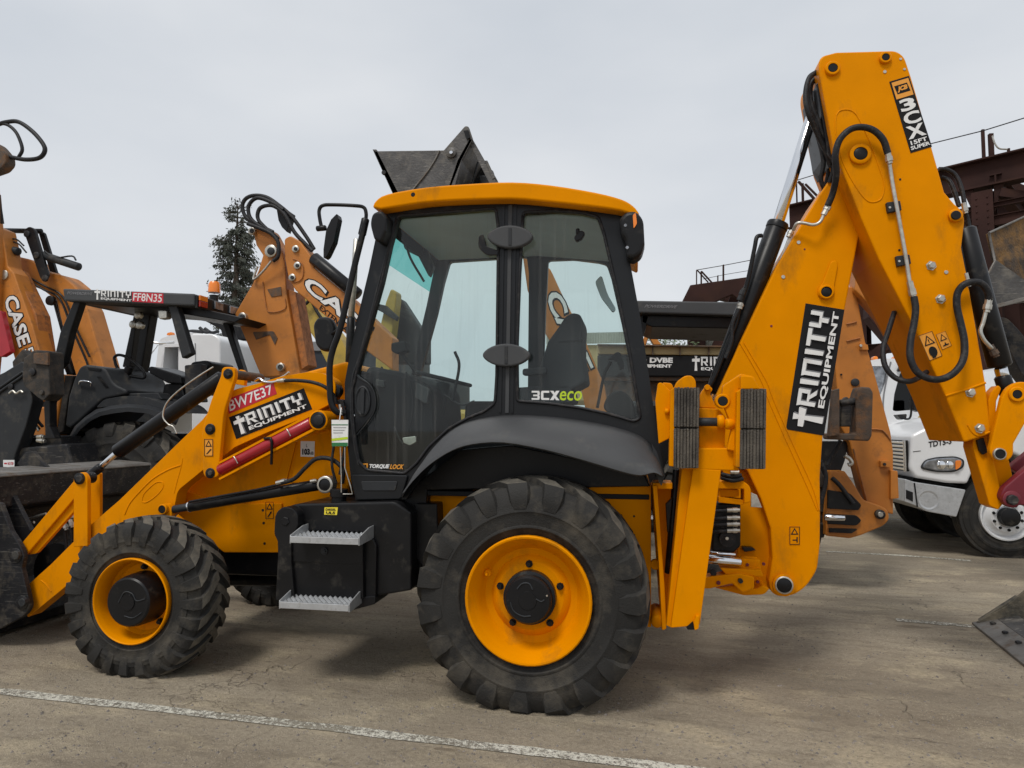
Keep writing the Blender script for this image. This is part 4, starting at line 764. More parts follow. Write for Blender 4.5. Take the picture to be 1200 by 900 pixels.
# dipper
DY = 4.47
DP = [(959, 80, 8), (961, 66, 8), (980, 61), (1050, 59, 10), (1060, 66, 8), (1068, 90), (1092, 172), (1107, 225), (1118, 238), (1128, 247, 5), (1131, 258, 5), (1127, 290), (1134, 326), (1147, 400), (1155, 448), (1161, 500), (1160, 509, 3), (1130, 518.5, 3), (1108, 464), (1072, 385), (1030, 304), (1010, 258), (996, 222), (977, 175)]
dp = plate('dipper_arm', DP, DY, DY + .50, 'yel', J, .010, label='dipper arm sloping down to the right')
plate('channel_shade', [(957, 98), (962, 92), (976, 160), (981, 186), (976, 190), (970, 178)], DY + .06, DY + .44, 'blk', dp, .004)  # black plate stands in for the shade inside the dipper's open channel
seam(dp, [(1108, 464), (1131, 457), (1155, 448.5)], .007, DY, n=2)
seam(dp, [(1134, 498), (1140, 507), (1148, 510.5), (1160, 506)], .006, DY)
seam(dp, [(980, 135), (984, 130), (992, 128.5), (1000, 131), (1007, 140), (1020, 168), (1031, 198), (1036, 215), (1034, 230), (1028, 236), (1018, 236), (1008, 226), (995, 205), (986, 185), (980, 160), (979, 145), (980, 135)], .0045, DY)
for q, r in (((976, 79.5), 9), ((1038, 67), 7.4), ((1008.5, 180), 13)): disc('pin_boss', *q, DY - .018, r, .03, 'yel', dp, 32, ring=.66); disc('pin', *q, DY - .016, r * .64, .03, 'blk', dp, 24)
disc('pin_boss', 1120.5, 252, DY - .02, 8.5, .04, 'yel', dp, 28); disc('pin', 1120.5, 252, DY - .03, 6, .04, 'blk', dp, 24)
for q, r in (((1037, 84), 2.2), ((1055.5, 69), 1.7), ((1060, 81), 1.7), ((1109, 319), 2.6), ((1055, 210), 1.4), ((1054, 293), 1.5)): disc('bolt', *q, DY - .003, r, .006, 'zinc' if r > 1.6 else 'blk', dp, 8)
for q in ((1091, 311.5), (1102, 350.5), (1137, 460), (1148, 502)): 
    c = at(*q, DY); lathe('bolt', c, (0, -1, 0), [(-.01, .030), (.004, .030), (.004, .022), (.022, .022), (.026, .017)], 'zinc', dp, 6, 20)
for (x, y) in ((1045, 242), (1056, 305)): plate('pipe_clamp', [(x - 6, y - 5, 1), (x + 10, y - 7, 1), (x + 12, y + 4, 1), (x - 4, y + 7, 1)], DY - .03, DY, 'plc', dp, .004); disc('bolt', x - 2, y + 1, DY - .032, 1.6, .004, 'zinc', dp, 8)
decal(J, [(1042, 96), (1065, 89), (1092, 172), (1067, 179.5)], DY, 'bks', [('p', [(.08, .74), (.93, .74), (.93, .975), (.08, .975)], 'orp'), ('p', [(.2, .80), (.85, .80), (.8, .92), (.15, .92)], 'bks'), ('t', 'JCB', .24, .82, .77, .90, 'orp', .06, .3), ('t', '15FT', .12, .095, .9, .15, 'whs', .03, 0), ('t', 'SUPER', .06, .03, .96, .08, 'whs', .03, 0)] + [('t', '3', .14, .55, .88, .715, 'whs', .035, 0), ('t', 'C', .12, .365, .92, .53, 'whs', .035, 0), ('t', 'X', .08, .175, .94, .345, 'whs', .04, 0)], label='black model sticker near the top')
W_ = [('p', p, 'bks') for p in ([(0, 0), (1, 0), (1, .015), (0, .015)], [(0, .985), (1, .985), (1, 1), (0, 1)], [(0, 0), (.03, 0), (.03, 1), (0, 1)], [(.97, 0), (1, 0), (1, 1), (.97, 1)])]
decal(J, [(1076, 393.5), (1092, 388), (1104, 417), (1089, 423)], DY, 'orp', W_ + [('p', [(.1, .55), (.9, .55), (.5, .92)], 'bks'), ('p', [(.24, .59), (.76, .59), (.5, .84)], 'orp'), ('p', [(.47, .62), (.53, .62), (.54, .76), (.46, .76)], 'bks'), ('p', [(.5 + .3 * math.cos(t), .27 + .2 * math.sin(t)) for t in [i * PI / 6 for i in range(12)]], 'bks'), ('p', [(.3, .04), (.55, .04), (.6, .2), (.3, .2)], 'bks')])
decal(J, [(1096.5, 392), (1107.5, 388), (1115, 405), (1104, 410)], DY, 'orp', W_ + [('p', [(.14, .5), (.86, .5), (.5, .92)], 'bks'), ('p', [(.28, .55), (.72, .55), (.5, .82)], 'orp'), ('p', [(.2, .15), (.8, .15), (.8, .22), (.2, .22)], 'bks'), ('p', [(.4, .22), (.6, .22), (.5, .4)], 'bks')])
# extending lower arm, bucket lever, red coupler
tn = plate('lower_arm', [(1141, 512), (1158, 507), (1176, 590, 2), (1170, 597.5, 2), (1160, 593, 2), (1140, 524)], DY + .05, DY + .18, 'yel', J, .006, label='scraped lower arm')
plate('lower_arm', [(1160, 506), (1176, 512), (1184, 545), (1190, 572), (1172, 590), (1164, 560)], DY + .10, DY + .30, 'yel', J, .006)
plate('slide_block', [(1145, 516), (1153, 513), (1158, 530), (1152, 533), (1148, 528)], DY + .03, DY + .06, 'blk', tn, .003)
plate('lever_lug', [(1158, 470), (1161, 460, 5), (1170, 451, 5), (1174, 455, 3), (1168, 470), (1166, 515), (1160, 520)], DY + .02, DY + .1, 'yel', J, .006)
lv = plate('bucket_lever', [(1174, 466), (1181, 453, 10), (1196, 446, 14), (1215, 452, 14), (1216, 470, 12), (1207, 486), (1196, 506), (1188, 520), (1188, 534, 5), (1180, 541, 8), (1166, 541, 8), (1159, 530, 6), (1162, 518)], DY - .04, DY, 'yel', J, .008, label='curved lever beside the dipper tip')
disc('pin_boss', 1192, 462, DY - .05, 10, .02, 'yel', lv, 28, ring=.6); disc('pin', 1192, 462, DY - .048, 6, .03, 'blk', lv, 20); disc('pin_boss', 1172, 532, DY - .055, 8, .03, 'zinc', lv, 24, ring=.8); disc('pin', 1172, 532, DY - .052, 6.5, .03, 'blk', lv, 20)
cp = plate('quick_coupler', [(1172, 584, 5), (1176, 572, 4), (1215, 538), (1240, 540), (1240, 610), (1200, 592), (1184, 593, 5)], DY + .0, DY + .06, 'dred', J, .008, label='dark red bucket coupler')
plate('quick_coupler', [(1183, 548), (1215, 522), (1240, 520), (1240, 545), (1196, 556)], DY + .2, DY + .26, 'dred', J, .006)
disc('pin_boss', 1186, 585, DY - .02, 11, .04, 'dred', cp, 24); disc('pin', 1187.5, 586, DY - .045, 7, .05, 'blks', cp, 8)
# bucket cylinder
rod('bucket_cylinder', at(1129, 268, DY + .12), at(1172, 430, DY + .12), .066, 'blk', J, 32); rod('cylinder_rod', at(1172, 430, DY + .12), at(1176, 444, DY + .12), .035, 'chr', J); rod('rod_eye', at(1174, 440, DY + .12), at(1182, 464, DY + .12), .045, 'blk', J)
tube('hydraulic_pipe', [(1120, 262, DY + .04), (1126, 290, DY + .03), (1132, 322, DY + .03), (1134, 340, DY + .03)], .007, 'blk', J); fitting(1132, 320, 1136, 336, DY - .0, .010, J)
# boom cylinder
rod('boom_cylinder', at(838, 462, 4.75), at(911.5, 263, 4.75), .068, 'blk', J, 32); rod('cylinder_rod', at(911, 264, 4.75), at(957, 118, 4.75), .037, 'chr', J, 28)
lathe('gland', at(911.5, 263, 4.75), at(913, 259, 4.75) - at(911.5, 263, 4.75), [(-.03, .071), (0, .071), (.012, .066)], 'blk', J, 28)
tube('feed_pipe', [(893, 276, 4.68), (887, 278, 4.67), (884, 292, 4.66), (876, 330, 4.66), (868, 356, 4.66), (862, 380, 4.66), (852, 405, 4.66), (838, 440, 4.66), (828, 458, 4.66)], .014, 'blk', J); fitting(866, 352, 872, 338, 4.65, .014, J, 'plc'); fitting(866.5, 362, 868.5, 355, 4.63, .016, J)
tube('hydraulic_hose', [(866, 362, 4.63), (858, 380, 4.63), (857, 400, 4.63), (850, 420, 4.63)], .014, 'hose', J)
plate('hose_rail', [(927, 270), (931, 272), (916, 312), (911, 312)], BY + .05, BY + .08, 'zinc', J, .002); fitting(924, 278, 928, 270, BY + .05, .014, J)
# hoses at the elbow
tubes('hydraulic_hose', [[(958, 84, 4.55), (948, 92, 4.52), (944, 112, 4.5), (947, 132, 4.5), (957, 155, 4.55), (968, 178, 4.58), (974, 196, 4.6)], [(957, 90, 4.6), (950, 100, 4.58), (950, 118, 4.56), (956, 136, 4.56), (968, 158, 4.6), (978, 180, 4.62)]], .017, 'hose', J)
tubes('hydraulic_hose', [[(951, 140, 4.62), (960, 165, 4.62), (965, 190, 4.62), (962, 210, 4.64), (966, 226, 4.66), (955, 246, 4.68), (944, 268, 4.68)], [(956, 150, 4.66), (966, 170, 4.66), (971, 192, 4.66), (969, 212, 4.68), (960, 236, 4.7)], [(962, 160, 4.6), (973, 180, 4.58), (976, 200, 4.6), (972, 214, 4.62)], [(948, 108, 4.64), (954, 132, 4.64), (964, 158, 4.66), (971, 182, 4.68), (974, 204, 4.68), (967, 226, 4.7)], [(952, 120, 4.56), (960, 146, 4.56), (970, 172, 4.58), (976, 192, 4.6)]], .015, 'hose', J)
plate('boom_tip', [(957, 95, 3), (961, 86, 3), (985, 130), (985, 190), (980, 185), (966, 130)], DY + .12, DY + .30, 'yel', J, .01)
tube('hydraulic_hose', [(970, 241, 4.54), (976, 226, 4.52), (980, 205, 4.46), (979, 182, 4.42), (984, 164, 4.41), (996, 152, 4.41), (1010, 149, 4.41), (1024, 153, 4.41), (1035, 164, 4.41), (1040.5, 180, 4.42)], .020, 'hose', J, n=10, seg=14); fitting(965, 252, 972, 239, 4.55, .016, J); fitting(1040, 178, 1043, 192, 4.42, .016, J)
tube('hydraulic_pipe', [(966, 250, 4.55), (961, 260, 4.55), (953, 263.5, 4.55), (942, 261.5, 4.56), (934, 262, 4.57), (929.5, 270, 4.6)], .011, 'zinc', J)
tube('hydraulic_pipe', [(1042, 190, 4.43), (1047, 222, 4.43), (1055, 265, 4.43), (1062, 305, 4.43), (1066, 332, 4.43)], .012, 'zinc', J, n=4); fitting(1066, 330, 1071, 350, 4.43, .016, J)
tube('hydraulic_hose', [(1071, 348, 4.42), (1073, 362, 4.41), (1071, 380, 4.40), (1067, 400, 4.38), (1067, 420, 4.36), (1075, 436, 4.35), (1090, 444, 4.34), (1106, 443.5, 4.34), (1120, 435, 4.35), (1129, 420, 4.37), (1130, 400, 4.39), (1126, 380, 4.41), (1121.5, 360, 4.42), (1122, 344, 4.42), (1129, 334, 4.41), (1140, 330.5, 4.41), (1151, 333, 4.41), (1158, 343, 4.42), (1159, 352, 4.43)], .020, 'hose', J, n=8, seg=14, label='thick black hose looping in front of the dipper')
fitting(1159, 350, 1156, 366, 4.43, .018, J); tube('hydraulic_pipe', [(1156, 362, 4.43), (1152, 378, 4.43), (1149, 388, 4.43), (1153, 398, 4.43), (1160, 406, 4.44), (1164, 410, 4.46)], .011, 'zinc', J); fitting(1160, 405, 1168, 418, 4.46, .018, J, 'rusty')
tube('hydraulic_hose', [(1048, 366, 4.6), (1041, 388, 4.52), (1035, 408, 4.46), (1037, 428, 4.42), (1048, 442, 4.40), (1064, 447, 4.38), (1076, 443, 4.44), (1086, 436, 4.52)], .016, 'hose', J, n=8)
tubes('hydraulic_hose', [[(1100, 198, 4.7), (1110, 199, 4.7), (1120, 206, 4.7), (1127, 222, 4.68), (1131, 244, 4.66)], [(1103, 208, 4.74), (1112, 212, 4.72), (1118, 224, 4.7), (1124, 242, 4.68)], [(1129, 240, 4.64), (1134, 258, 4.64), (1136, 268, 4.64)]], .014, 'hose', J); fitting(1129, 238, 1132, 250, 4.62, .013, J)
# loader bucket and hitch (part of the machine)
XB = at(175, 540, 5.9).x
prof = [(-.42, 1.215), (-.30, 1.225), (.0, 1.200), (.015, 1.185), (.02, .96), (.0, .94), (-.10, .92), (-.13, .90), (-.22, .62), (-.18, .35), (-.02, .16), (.02, .10), (.0, .03), (-.2, .005), (-1.1, .005), (-1.1, .03), (-.2, .05), (-.08, .12), (-.26, .34), (-.30, .62), (-.22, .88), (-.06, .97), (-.06, 1.12), (-.32, 1.16), (-.42, 1.16)]
b0 = [(XB + a, 3.72, z) for a, z in prof]; vv, ff = loft_plate(b0, [(a, 5.9, c) for a, b, c in b0]); bk = mk('loader_bucket', vv, ff, 'blks', J, bevel=.008, label='wide black front bucket')
ep = [(XB + a, 3.69, z) for a, z in [(-1.1, .0), (-.1, .0), (.03, .1), (.0, .3), (-.1, .6), (-.05, .95), (.0, 1.2), (-.42, 1.21), (-.8, .7)]]
for yy in (0, 2.21):
    e0 = [(a, b + yy, c) for a, b, c in ep]; vv, ff = loft_plate(e0, [(a, b + .025, c) for a, b, c in e0]); mk('bucket_cheek', vv, ff, 'blks', bk, bevel=.004)
t0 = [(XB - .33, 3.72, 1.222), (XB + .005, 3.72, 1.197), (XB + .02, 3.72, 1.18), (XB + .02, 3.72, 1.172), (XB - .005, 3.72, 1.188), (XB - .33, 3.72, 1.214)]; t0 = [(a + .003, b, c + .006) for a, b, c in t0]; vv, ff = loft_plate(t0, [(a, 5.9, c) for a, b, c in t0]); mk('top_strip', vv, ff, 'bare', bk, label='scuffed bare top strip')
hp = plate('bucket_hitch', [(-40, 580), (0, 590), (12, 622), (25, 642, 6), (28, 652), (25, 666), (33, 700, 5), (35, 712, 5), (28, 722, 5), (0, 737), (-60, 745)], 4.16, 4.20, 'blks', J, .006)
for q, r in (((17.5, 651), 7.5), ((25.5, 706), 7)): disc('pin_boss', *q, 4.15, r, .03, 'blks', hp, 20); disc('pin', *q, 4.13, r * .62, .04, 'plc', hp, 8)
plate('hitch_strut', [(3, 569), (8, 567), (36, 622), (30, 640), (18, 636), (4, 600)], 4.42, 4.46, 'blks', J, .004); plate('hitch_strut', [(-14, 575), (4, 602), (22, 640), (14, 648), (-8, 640), (-30, 590)], 4.30, 4.33, 'blks', J, .004)
tubes('hydraulic_pipe', [[(-10, 622, 4.6), (20, 612, 4.6), (54, 602, 4.6)], [(-10, 628, 4.6), (20, 619, 4.6), (40, 612, 4.6)]], .010, 'zinc', J, sm=False)
tubes('hydraulic_hose', [[(76, 612, 4.5), (77, 630, 4.5), (79, 650, 4.5)], [(83, 611, 4.5), (84, 628, 4.5), (84, 645, 4.5)], [(4, 590, 4.7), (10, 620, 4.7), (24, 640, 4.6)]], .012, 'hose', J); fitting(74, 611, 78, 621, 4.49, .014, J); fitting(82, 609, 85, 618, 4.49, .013, J); plate('manifold', [(74, 604), (84, 596), (86, 607), (75, 611)], 4.52, 4.6, 'zinc', J, .004)
lathe('rear_face_drum', at(66, 668, 4.55), (0, 1, 0), [(0, .2), (.6, .2)], 'blk', J, 28)
plate('bucket_stop', [(20, 543), (30, 530), (38, 529), (47, 540), (54, 547), (54, 550), (28, 549)], 4.9, 4.94, 'blks', bk, .003); 
decal(J, [(4, 539), (17, 539), (17, 547.5), (4, 547)], 4.9, 'whs', [('p', [(.1, .4), (.35, .4), (.35, .6), (.1, .6)], 'redst'), ('t', 'NO STEP', .42, .3, .95, .7, 'redst', .02, 0)])
# ================================================================== neighbours behind
def wheel_simple(parent, px, Yn, hc, R, w_, rimr, nl, mrim='org', far=False, plain=False, name='wheel', X=None, slant=.3):
    X = at(px, 500, Yn).x if X is None else X
    tm = tyre_mesh('tyre', R, w_, rimr, nl, .035, slant, hc, plain)
    pr = [(-.05, rimr + .01), (0, rimr + .012), (.004, rimr), (-.03, rimr - .03), (-.12, rimr - .05), (-.13, rimr * .5), (-.09, rimr * .45), (-.09, 0)]
    return add_wheel(parent, name, X, Yn, hc, tm, w_, pr, mrim, [(-.1, rimr * .35), (-.02, rimr * .33), (-.01, 0)], (6, rimr * .62, .12, .014), far)
# ---- orange backhoe loader with the black canopy, left
c0 = at(135, 500, 6.8)
K = thing('backhoe_loader', 'older orange backhoe loader with open black canopy reading FF8N35, at the left', 'backhoe loader', (c0.x, 7.8, 0))
wheel_simple(K, 133, 6.75, .80, .82, .5, .36, 19, 'blk'); wheel_simple(K, 133, 9.0, .80, .82, .5, .42, 19, far=True)
def roofbox():
    a = at(73, 338, 6.8); b = at(227.5, 344, 6.8); a2 = at(75, 352.5, 6.8); b2 = at(227.5, 358.5, 6.8)
    P = [a2, b2, b, a]; B = [Vector((p.x, 8.0, p.z)) for p in P]; v, f = loft_plate(P, B); return mk('canopy', v, f, 'pla', K, bevel=.02)
cn = roofbox()
ba = at(227.5, 344, 6.8); bb = at(227.5, 358.5, 6.8)
box('lamp_bar', ba.x + .002, ba.x + .03, 6.82, 7.98, bb.z - .02, ba.z - .02, 'blk', K)
def onback(nm, y0, y1, z0, z1, m): box(nm, ba.x + .03, ba.x + .05, y0, y1, z0, z1, m, K, .004)
onback('indicator_lens', 6.84, 6.98, (ba.z + bb.z) / 2, ba.z - .01, 'amber'); onback('tail_lamp', 6.84, 6.98, bb.z, (ba.z + bb.z) / 2 - .004, 'rlens')
for y in (7.12, 7.42): onback('work_lamp', y, y + .16, bb.z + .02, ba.z - .03, 'clens')
onback('tail_lamp', 7.82, 7.96, bb.z, ba.z - .04, 'rlens')
lathe('beacon_base', (at(251, 345, 7.3).x, 7.3, at(251, 346, 7.3).z), (0, 0, 1), [(-.08, .05), (.0, .05)], 'blk', K, 16)
lathe('beacon', (at(251, 345, 7.3).x, 7.3, at(251, 343, 7.3).z), (0, 0, 1), [(0, .070), (.10, .066), (.13, .05), (.135, 0)], 'amber', K, 24)
plate('canopy_underside', [(90, 353), (225, 359), (285, 372), (275, 378), (180, 362), (96, 356)], 7.0, 7.9, 'blk', K, .01)
for pts, Y0, Y1, m in (([(86, 353), (94.5, 353), (82, 390), (74, 425), (60, 440), (62, 425), (70, 390)], 6.86, 6.96, 'blk'), ([(197, 358), (207, 358), (224, 414), (213, 420)], 6.86, 6.96, 'plc'), ([(258, 372), (266, 372), (290, 448), (284, 448)], 7.6, 7.7, 'blk'),
                        ([(168, 358), (178, 358), (164, 442), (153, 442)], 7.7, 7.85, 'blk'), ([(157, 366), (161, 366), (152, 430), (143, 430)], 7.5, 7.6, 'blk')):
    plate('canopy_post', pts, Y0, Y1, m, K, .012)
plate('work_lamp', [(185, 364, 2), (195, 364, 2), (195, 373, 2), (186, 374, 2)], 6.86, 6.95, 'zinc', K, .01)
for q in ((155, 380), (163, 381), (161, 369)): disc('gauge', *q, 7.45, 4, .05, 'zinc', K, 16)
decal(K, [(155, 342), (191.5, 344), (191.5, 355.5), (155, 353.5)], 6.8, 'redst', [('t', 'FF8N35', .03, .1, .96, .9, 'whs', .01, .1)], label='red fleet number sticker')
decal(K, [(111, 338.5), (155, 341), (155, 354), (111, 351)], 6.8, None, trinity(0, 0, 1, 1, sh=False)); decal(K, [(79, 341.5), (109, 343), (109, 346), (79, 345)], 6.8, None, [('t', 'POWERDRIVE', 0, 0, 1, 1, 'grs', .01, .3)])
hd = plate('bonnet', [(76, 499), (80, 465), (87, 443, 3), (93, 430, 4), (100, 427, 4), (123, 431, 5), (133, 450, 6), (148, 457, 3), (148, 462), (120, 468, 5), (107, 480), (95, 491, 5), (82, 502, 3)], 6.95, 7.9, 'plc', K, .03, seg=3)
plate('vent', [(113, 441), (117, 441), (127, 454), (123, 454)], 6.94, 6.96, 'blk', hd, .002); plate('vent', [(102, 430), (118, 432), (118, 435), (103, 433)], 6.94, 6.96, 'blk', hd, .002)
tube('bonnet_handle', [(93, 450, 6.93), (95, 446.5, 6.9), (106, 448, 6.9), (107, 452, 6.93)], .012, 'chr', hd, n=3)
plate('grille_panel', [(64, 441, 2), (72, 438, 3), (75, 440), (66, 500), (61, 506), (60, 470)], 6.98, 7.9, 'org', K, .02); plate('radiator_side', [(75, 440), (86, 440), (79, 470), (74, 506), (64, 509), (66, 500)], 7.0, 7.9, 'grime', K, .01)
FA = [(80, 514), (88, 500), (100, 489), (113, 480), (130, 475), (150, 473), (175, 475), (195, 481), (210, 490)]; FB = [(84, 517), (94, 503), (106, 493), (118, 487), (133, 484), (150, 482), (172, 484), (190, 490), (206, 498)]
V = []
for t, Y in ((0, 6.95), (.15, 6.8), (.5, 6.72), (1, 6.72), (1, 7.3)):
    for (a, b), (c, d) in zip(FA, FB): V.append(at(a + (c - a) * t, b + (d - b) * t, Y))
n = len(FA); Fc = [[r * n + i, r * n + i + 1, (r + 1) * n + i + 1, (r + 1) * n + i] for r in range(4) for i in range(n - 1)]
mk('fender', V, Fc, 'plc', K, smooth=True, sharp=50, recalc=False, solid=.01)
plate('fender_top', [(112, 478, 4), (122, 468, 4), (145, 464, 6), (170, 465, 8), (196, 474, 6), (205, 484), (175, 476), (150, 474), (130, 476)], 6.86, 7.5, 'plc', K, .02)
plate('floor_frame', [(60, 508), (300, 508), (300, 620), (60, 620)], 7.2, 8.6, 'blk', K, .02)
sw = [(135 + 0, 424), (134, 419), (138, 416), (145, 417), (152, 421), (160, 427), (167, 434), (170, 440), (168, 443), (160, 442), (150, 440), (141, 435), (136, 428), (135, 424)]
tube('steering_wheel', [(a, b, 7.3) for a, b in sw], .018, 'blk', K, n=3); tube('steering_column', [(152, 430, 7.3), (146, 445, 7.3), (140, 462, 7.3)], .05, 'blk', K)
plate('dashboard', [(125, 440, 3), (133, 430, 3), (142, 436), (146, 458), (134, 452)], 7.2, 7.6, 'blk', K, .02)
plate('seat_cushion', [(172, 432, 2), (176, 429, 2), (212, 440, 3), (213, 450), (196, 449), (176, 438)], 7.3, 7.8, 'blk', K, .03); plate('seat_back', [(224, 424, 3), (240, 422, 3), (247, 425, 3), (240, 446), (234, 462), (220, 462), (214, 450)], 7.3, 7.8, 'blk', K, .03)
plate('armrest_console', [(216, 428, 2), (236, 426, 2), (238, 460), (217, 462)], 7.1, 7.2, 'blks', K, .01); plate('suspension', [(192, 450), (212, 448), (218, 470), (165, 472), (172, 464), (190, 460)], 7.35, 7.8, 'blk', K, .02); plate('cross_panel', [(150, 461, 2), (185, 460, 2), (190, 468), (150, 470)], 7.0, 7.2, 'plc', K, .01)
# front linkage
plate('loader_arm', [(-30, 452), (5, 436), (26, 423, 3), (31, 428), (34, 450), (38, 470, 4), (30, 500), (18, 532), (8, 570), (-30, 590)], 6.3, 6.45, 'plc', K, .012)
tube('arm_rib', [(-4, 457, 6.29), (22, 439, 6.29), (27, 436, 6.29), (27, 440, 6.29), (10, 452, 6.29), (-4, 462, 6.29)], .014, 'plc', K, n=4)
h_ = plate('hitch_block', [(26, 444), (27, 420, 2), (40, 410, 3), (57, 411, 3), (58, 462), (50, 470, 2), (44, 466), (28, 452)], 6.2, 6.4, 'grime', K, .012)
plate('hitch_block', [(14, 424), (26, 409, 2), (34, 416), (27, 422), (26, 440), (16, 438)], 6.5, 6.6, 'grime', K, .01); plate('hitch_cap', [(39, 414), (56, 413), (56, 428), (39, 426)], 6.17, 6.2, 'rusty', h_, .006)
disc('pin', 37, 436, 6.18, 4, .05, 'blks', h_, 12); disc('pin', 48, 460, 6.18, 2.5, .03, 'blks', h_, 10); disc('pin', 12, 453, 6.28, 3, .05, 'blks', K, 12)
tube('lynch_pin', [(11, 461, 6.26), (15, 458, 6.26), (19, 461, 6.26), (24, 458, 6.26), (27, 460, 6.26)], .012, 'zinc', K, n=4)
plate('hitch_post', [(57, 416), (63, 418), (62, 460), (58, 472), (58, 500), (64, 514), (53, 514), (51, 474), (55, 462)], 6.3, 6.4, 'blk', K, .008)
tubes('hydraulic_hose', [[(40, 478, 6.5), (44, 492, 6.5), (50, 500, 6.5)], [(34, 476, 6.5), (36, 490, 6.5), (46, 503, 6.5)], [(24, 500, 6.5), (30, 514, 6.5), (50, 512, 6.5)]], .016, 'hose', K); fitting(44, 512, 52, 512, 6.4, .02, K); fitting(44, 516, 53, 517, 6.4, .02, K); tube('hydraulic_pipe', [(31, 487, 6.45), (33, 493, 6.45), (41, 498, 6.45), (45, 505, 6.45)], .010, 'zinc', K)
plate('coupler_plate', [(17, 510), (70, 511), (75, 540), (0, 545), (0, 520)], 6.5, 6.8, 'blks', K, .01); plate('nose_frame', [(30, 480), (54, 476), (54, 512), (26, 512)], 6.9, 7.6, 'org', K, .02); plate('front_bucket', [(-60, 532), (78, 520), (90, 560), (80, 640), (-60, 660)], 6.35, 7.0, 'blks', K, .02)
# rear boom and dipper
kb = plate('boom', [(296, 267, 4), (302, 263, 4), (316, 268, 4), (331, 296), (334, 312), (335, 340), (352, 440), (306, 442), (275, 368, 2), (296, 332), (303, 316), (308, 299), (300, 287)], 7.5, 7.72, 'org', K, .014)
plate('boom_side', [(336, 338), (346, 342), (361, 428), (349, 436), (342, 400)], 7.56, 7.8, 'orgd', K, .006)
for q, r in (((294.5, 270.5), 4), ((317, 294), 7), ((283.5, 371), 4.6), ((328, 430), 4.6)): disc('pin_boss', *q, 7.45, r, .05, 'zinc', kb, 20); disc('pin', *q, 7.43, r * .6, .03, 'plc', kb, 16)
tube('weld_bead', [(308, 330, 7.49), (312, 360, 7.49), (318, 366, 7.49), (334, 362, 7.49), (334, 350, 7.49)], .006, 'orgd', kb, n=3)
plate('worn_patch', [(296, 389, 2), (320, 388, 2), (325, 396), (322, 404), (316, 392), (300, 398)], 7.49, 7.5, 'rusty', kb, .001); plate('worn_patch', [(313, 339), (329, 336), (330, 346), (318, 348)], 7.49, 7.5, 'rusty', kb, .001)
kd = plate('dipper', [(333, 280, 3), (340, 276, 3), (351, 282, 4), (364, 300), (368, 314), (412, 350), (460, 396), (460, 434), (420, 404), (346, 340), (338, 326), (334, 304)], 7.4, 7.62, 'org', K, .012)
for q, r in (((346, 291.5), 4), ((348, 311), 4), ((342, 325), 4)): disc('pin_boss', *q, 7.38, r, .03, 'zinc', kd, 16); disc('pin', *q, 7.36, r * .5, .03, 'plc', kd, 12)
tube('weld_bead', [(343, 303, 7.39), (350, 306, 7.39), (355, 312, 7.39), (354, 326, 7.39), (345, 331, 7.39), (338, 328, 7.39)], .006, 'orgd', kd, n=3)
def letters(parent, quad, Y, txt, sub=None):
    decal(parent, quad, Y, None, [('t', txt, 0, 0, 1, 1, 'bks', .085, 0)], name='lettering', lift=.002); decal(parent, quad, Y, None, [('t', txt, .02, .06, .98, .94, 'whs', .03, 0)], lift=.006)
letters(K, [(362, 321), (440, 384), (432, 400), (352, 336)], 7.4, 'CASE')
decal(K, [(377, 357), (424, 398), (420, 403), (374, 362)], 7.4, None, [('t', 'EXTENDAHOE', 0, 0, 1, 1, 'bks', .02, 0)])
rod('boom_cylinder', at(367, 302, 7.4), at(420, 346, 7.4), .075, 'blk', K, 24)
tubes('hydraulic_hose', [[(300, 264, 7.5), (288, 254, 7.5), (284, 242, 7.5), (288, 233, 7.5), (298, 229, 7.5), (312, 231, 7.5), (326, 240, 7.5), (342, 254, 7.5), (358, 276, 7.5), (368, 292, 7.5)], [(320, 272, 7.45), (300, 262, 7.45), (292, 252, 7.45), (292, 240, 7.45), (302, 232, 7.45), (320, 238, 7.45), (332, 246, 7.45)], [(326, 280, 7.45), (308, 264, 7.45), (302, 255, 7.45), (304, 245, 7.45), (312, 241, 7.45), (322, 242, 7.45), (334, 252, 7.45), (345, 272, 7.45), (358, 286, 7.45), (366, 294, 7.45)], [(290, 262, 7.4), (306, 268, 7.4), (318, 274, 7.4), (326, 284, 7.4), (326, 300, 7.4), (320, 306, 7.4)]], .024, 'hose', K, n=6)
plate('hose_bracket', [(324, 246), (332, 243), (342, 250), (340, 258), (336, 272), (330, 266), (326, 258)], 7.5, 7.6, 'blk', K, .008); tube('hydraulic_pipe', [(318, 306, 7.4), (310, 316, 7.42), (300, 326, 7.44), (297, 326, 7.46), (302, 312, 7.46)], .014, 'zinc', K, n=5)
# ---- machine with raised boom at far left
c0 = at(40, 500, 10)
E = thing('backhoe_loader', 'orange backhoe loader at far left, mostly its raised boom and lettered dipper in view', 'backhoe loader', (c0.x, 10.2, 0))
d1 = plate('dipper', [(-12, 262), (1, 268), (5, 286), (9, 312), (16, 320), (38, 382), (50, 425), (56, 470), (28, 470), (20, 430), (2, 370), (-12, 320)], 9.9, 10.2, 'org', E, .015); plate('dipper_side', [(10, 312), (17, 316), (42, 368), (50, 418), (58, 470), (52, 470), (46, 420), (34, 370)], 10.0, 10.3, 'orgd', E, .01)
letters(E, [(20, 342), (38, 402), (22, 409), (3, 350)], 9.9, 'CASE'); decal(E, [(39, 404), (46, 430), (28, 434), (22, 412)], 9.9, None, [('t', '590', 0, .3, .9, 1, 'bks', .06, 0), ('t', '590', .04, .35, .86, .95, 'whs', .02, 0)])
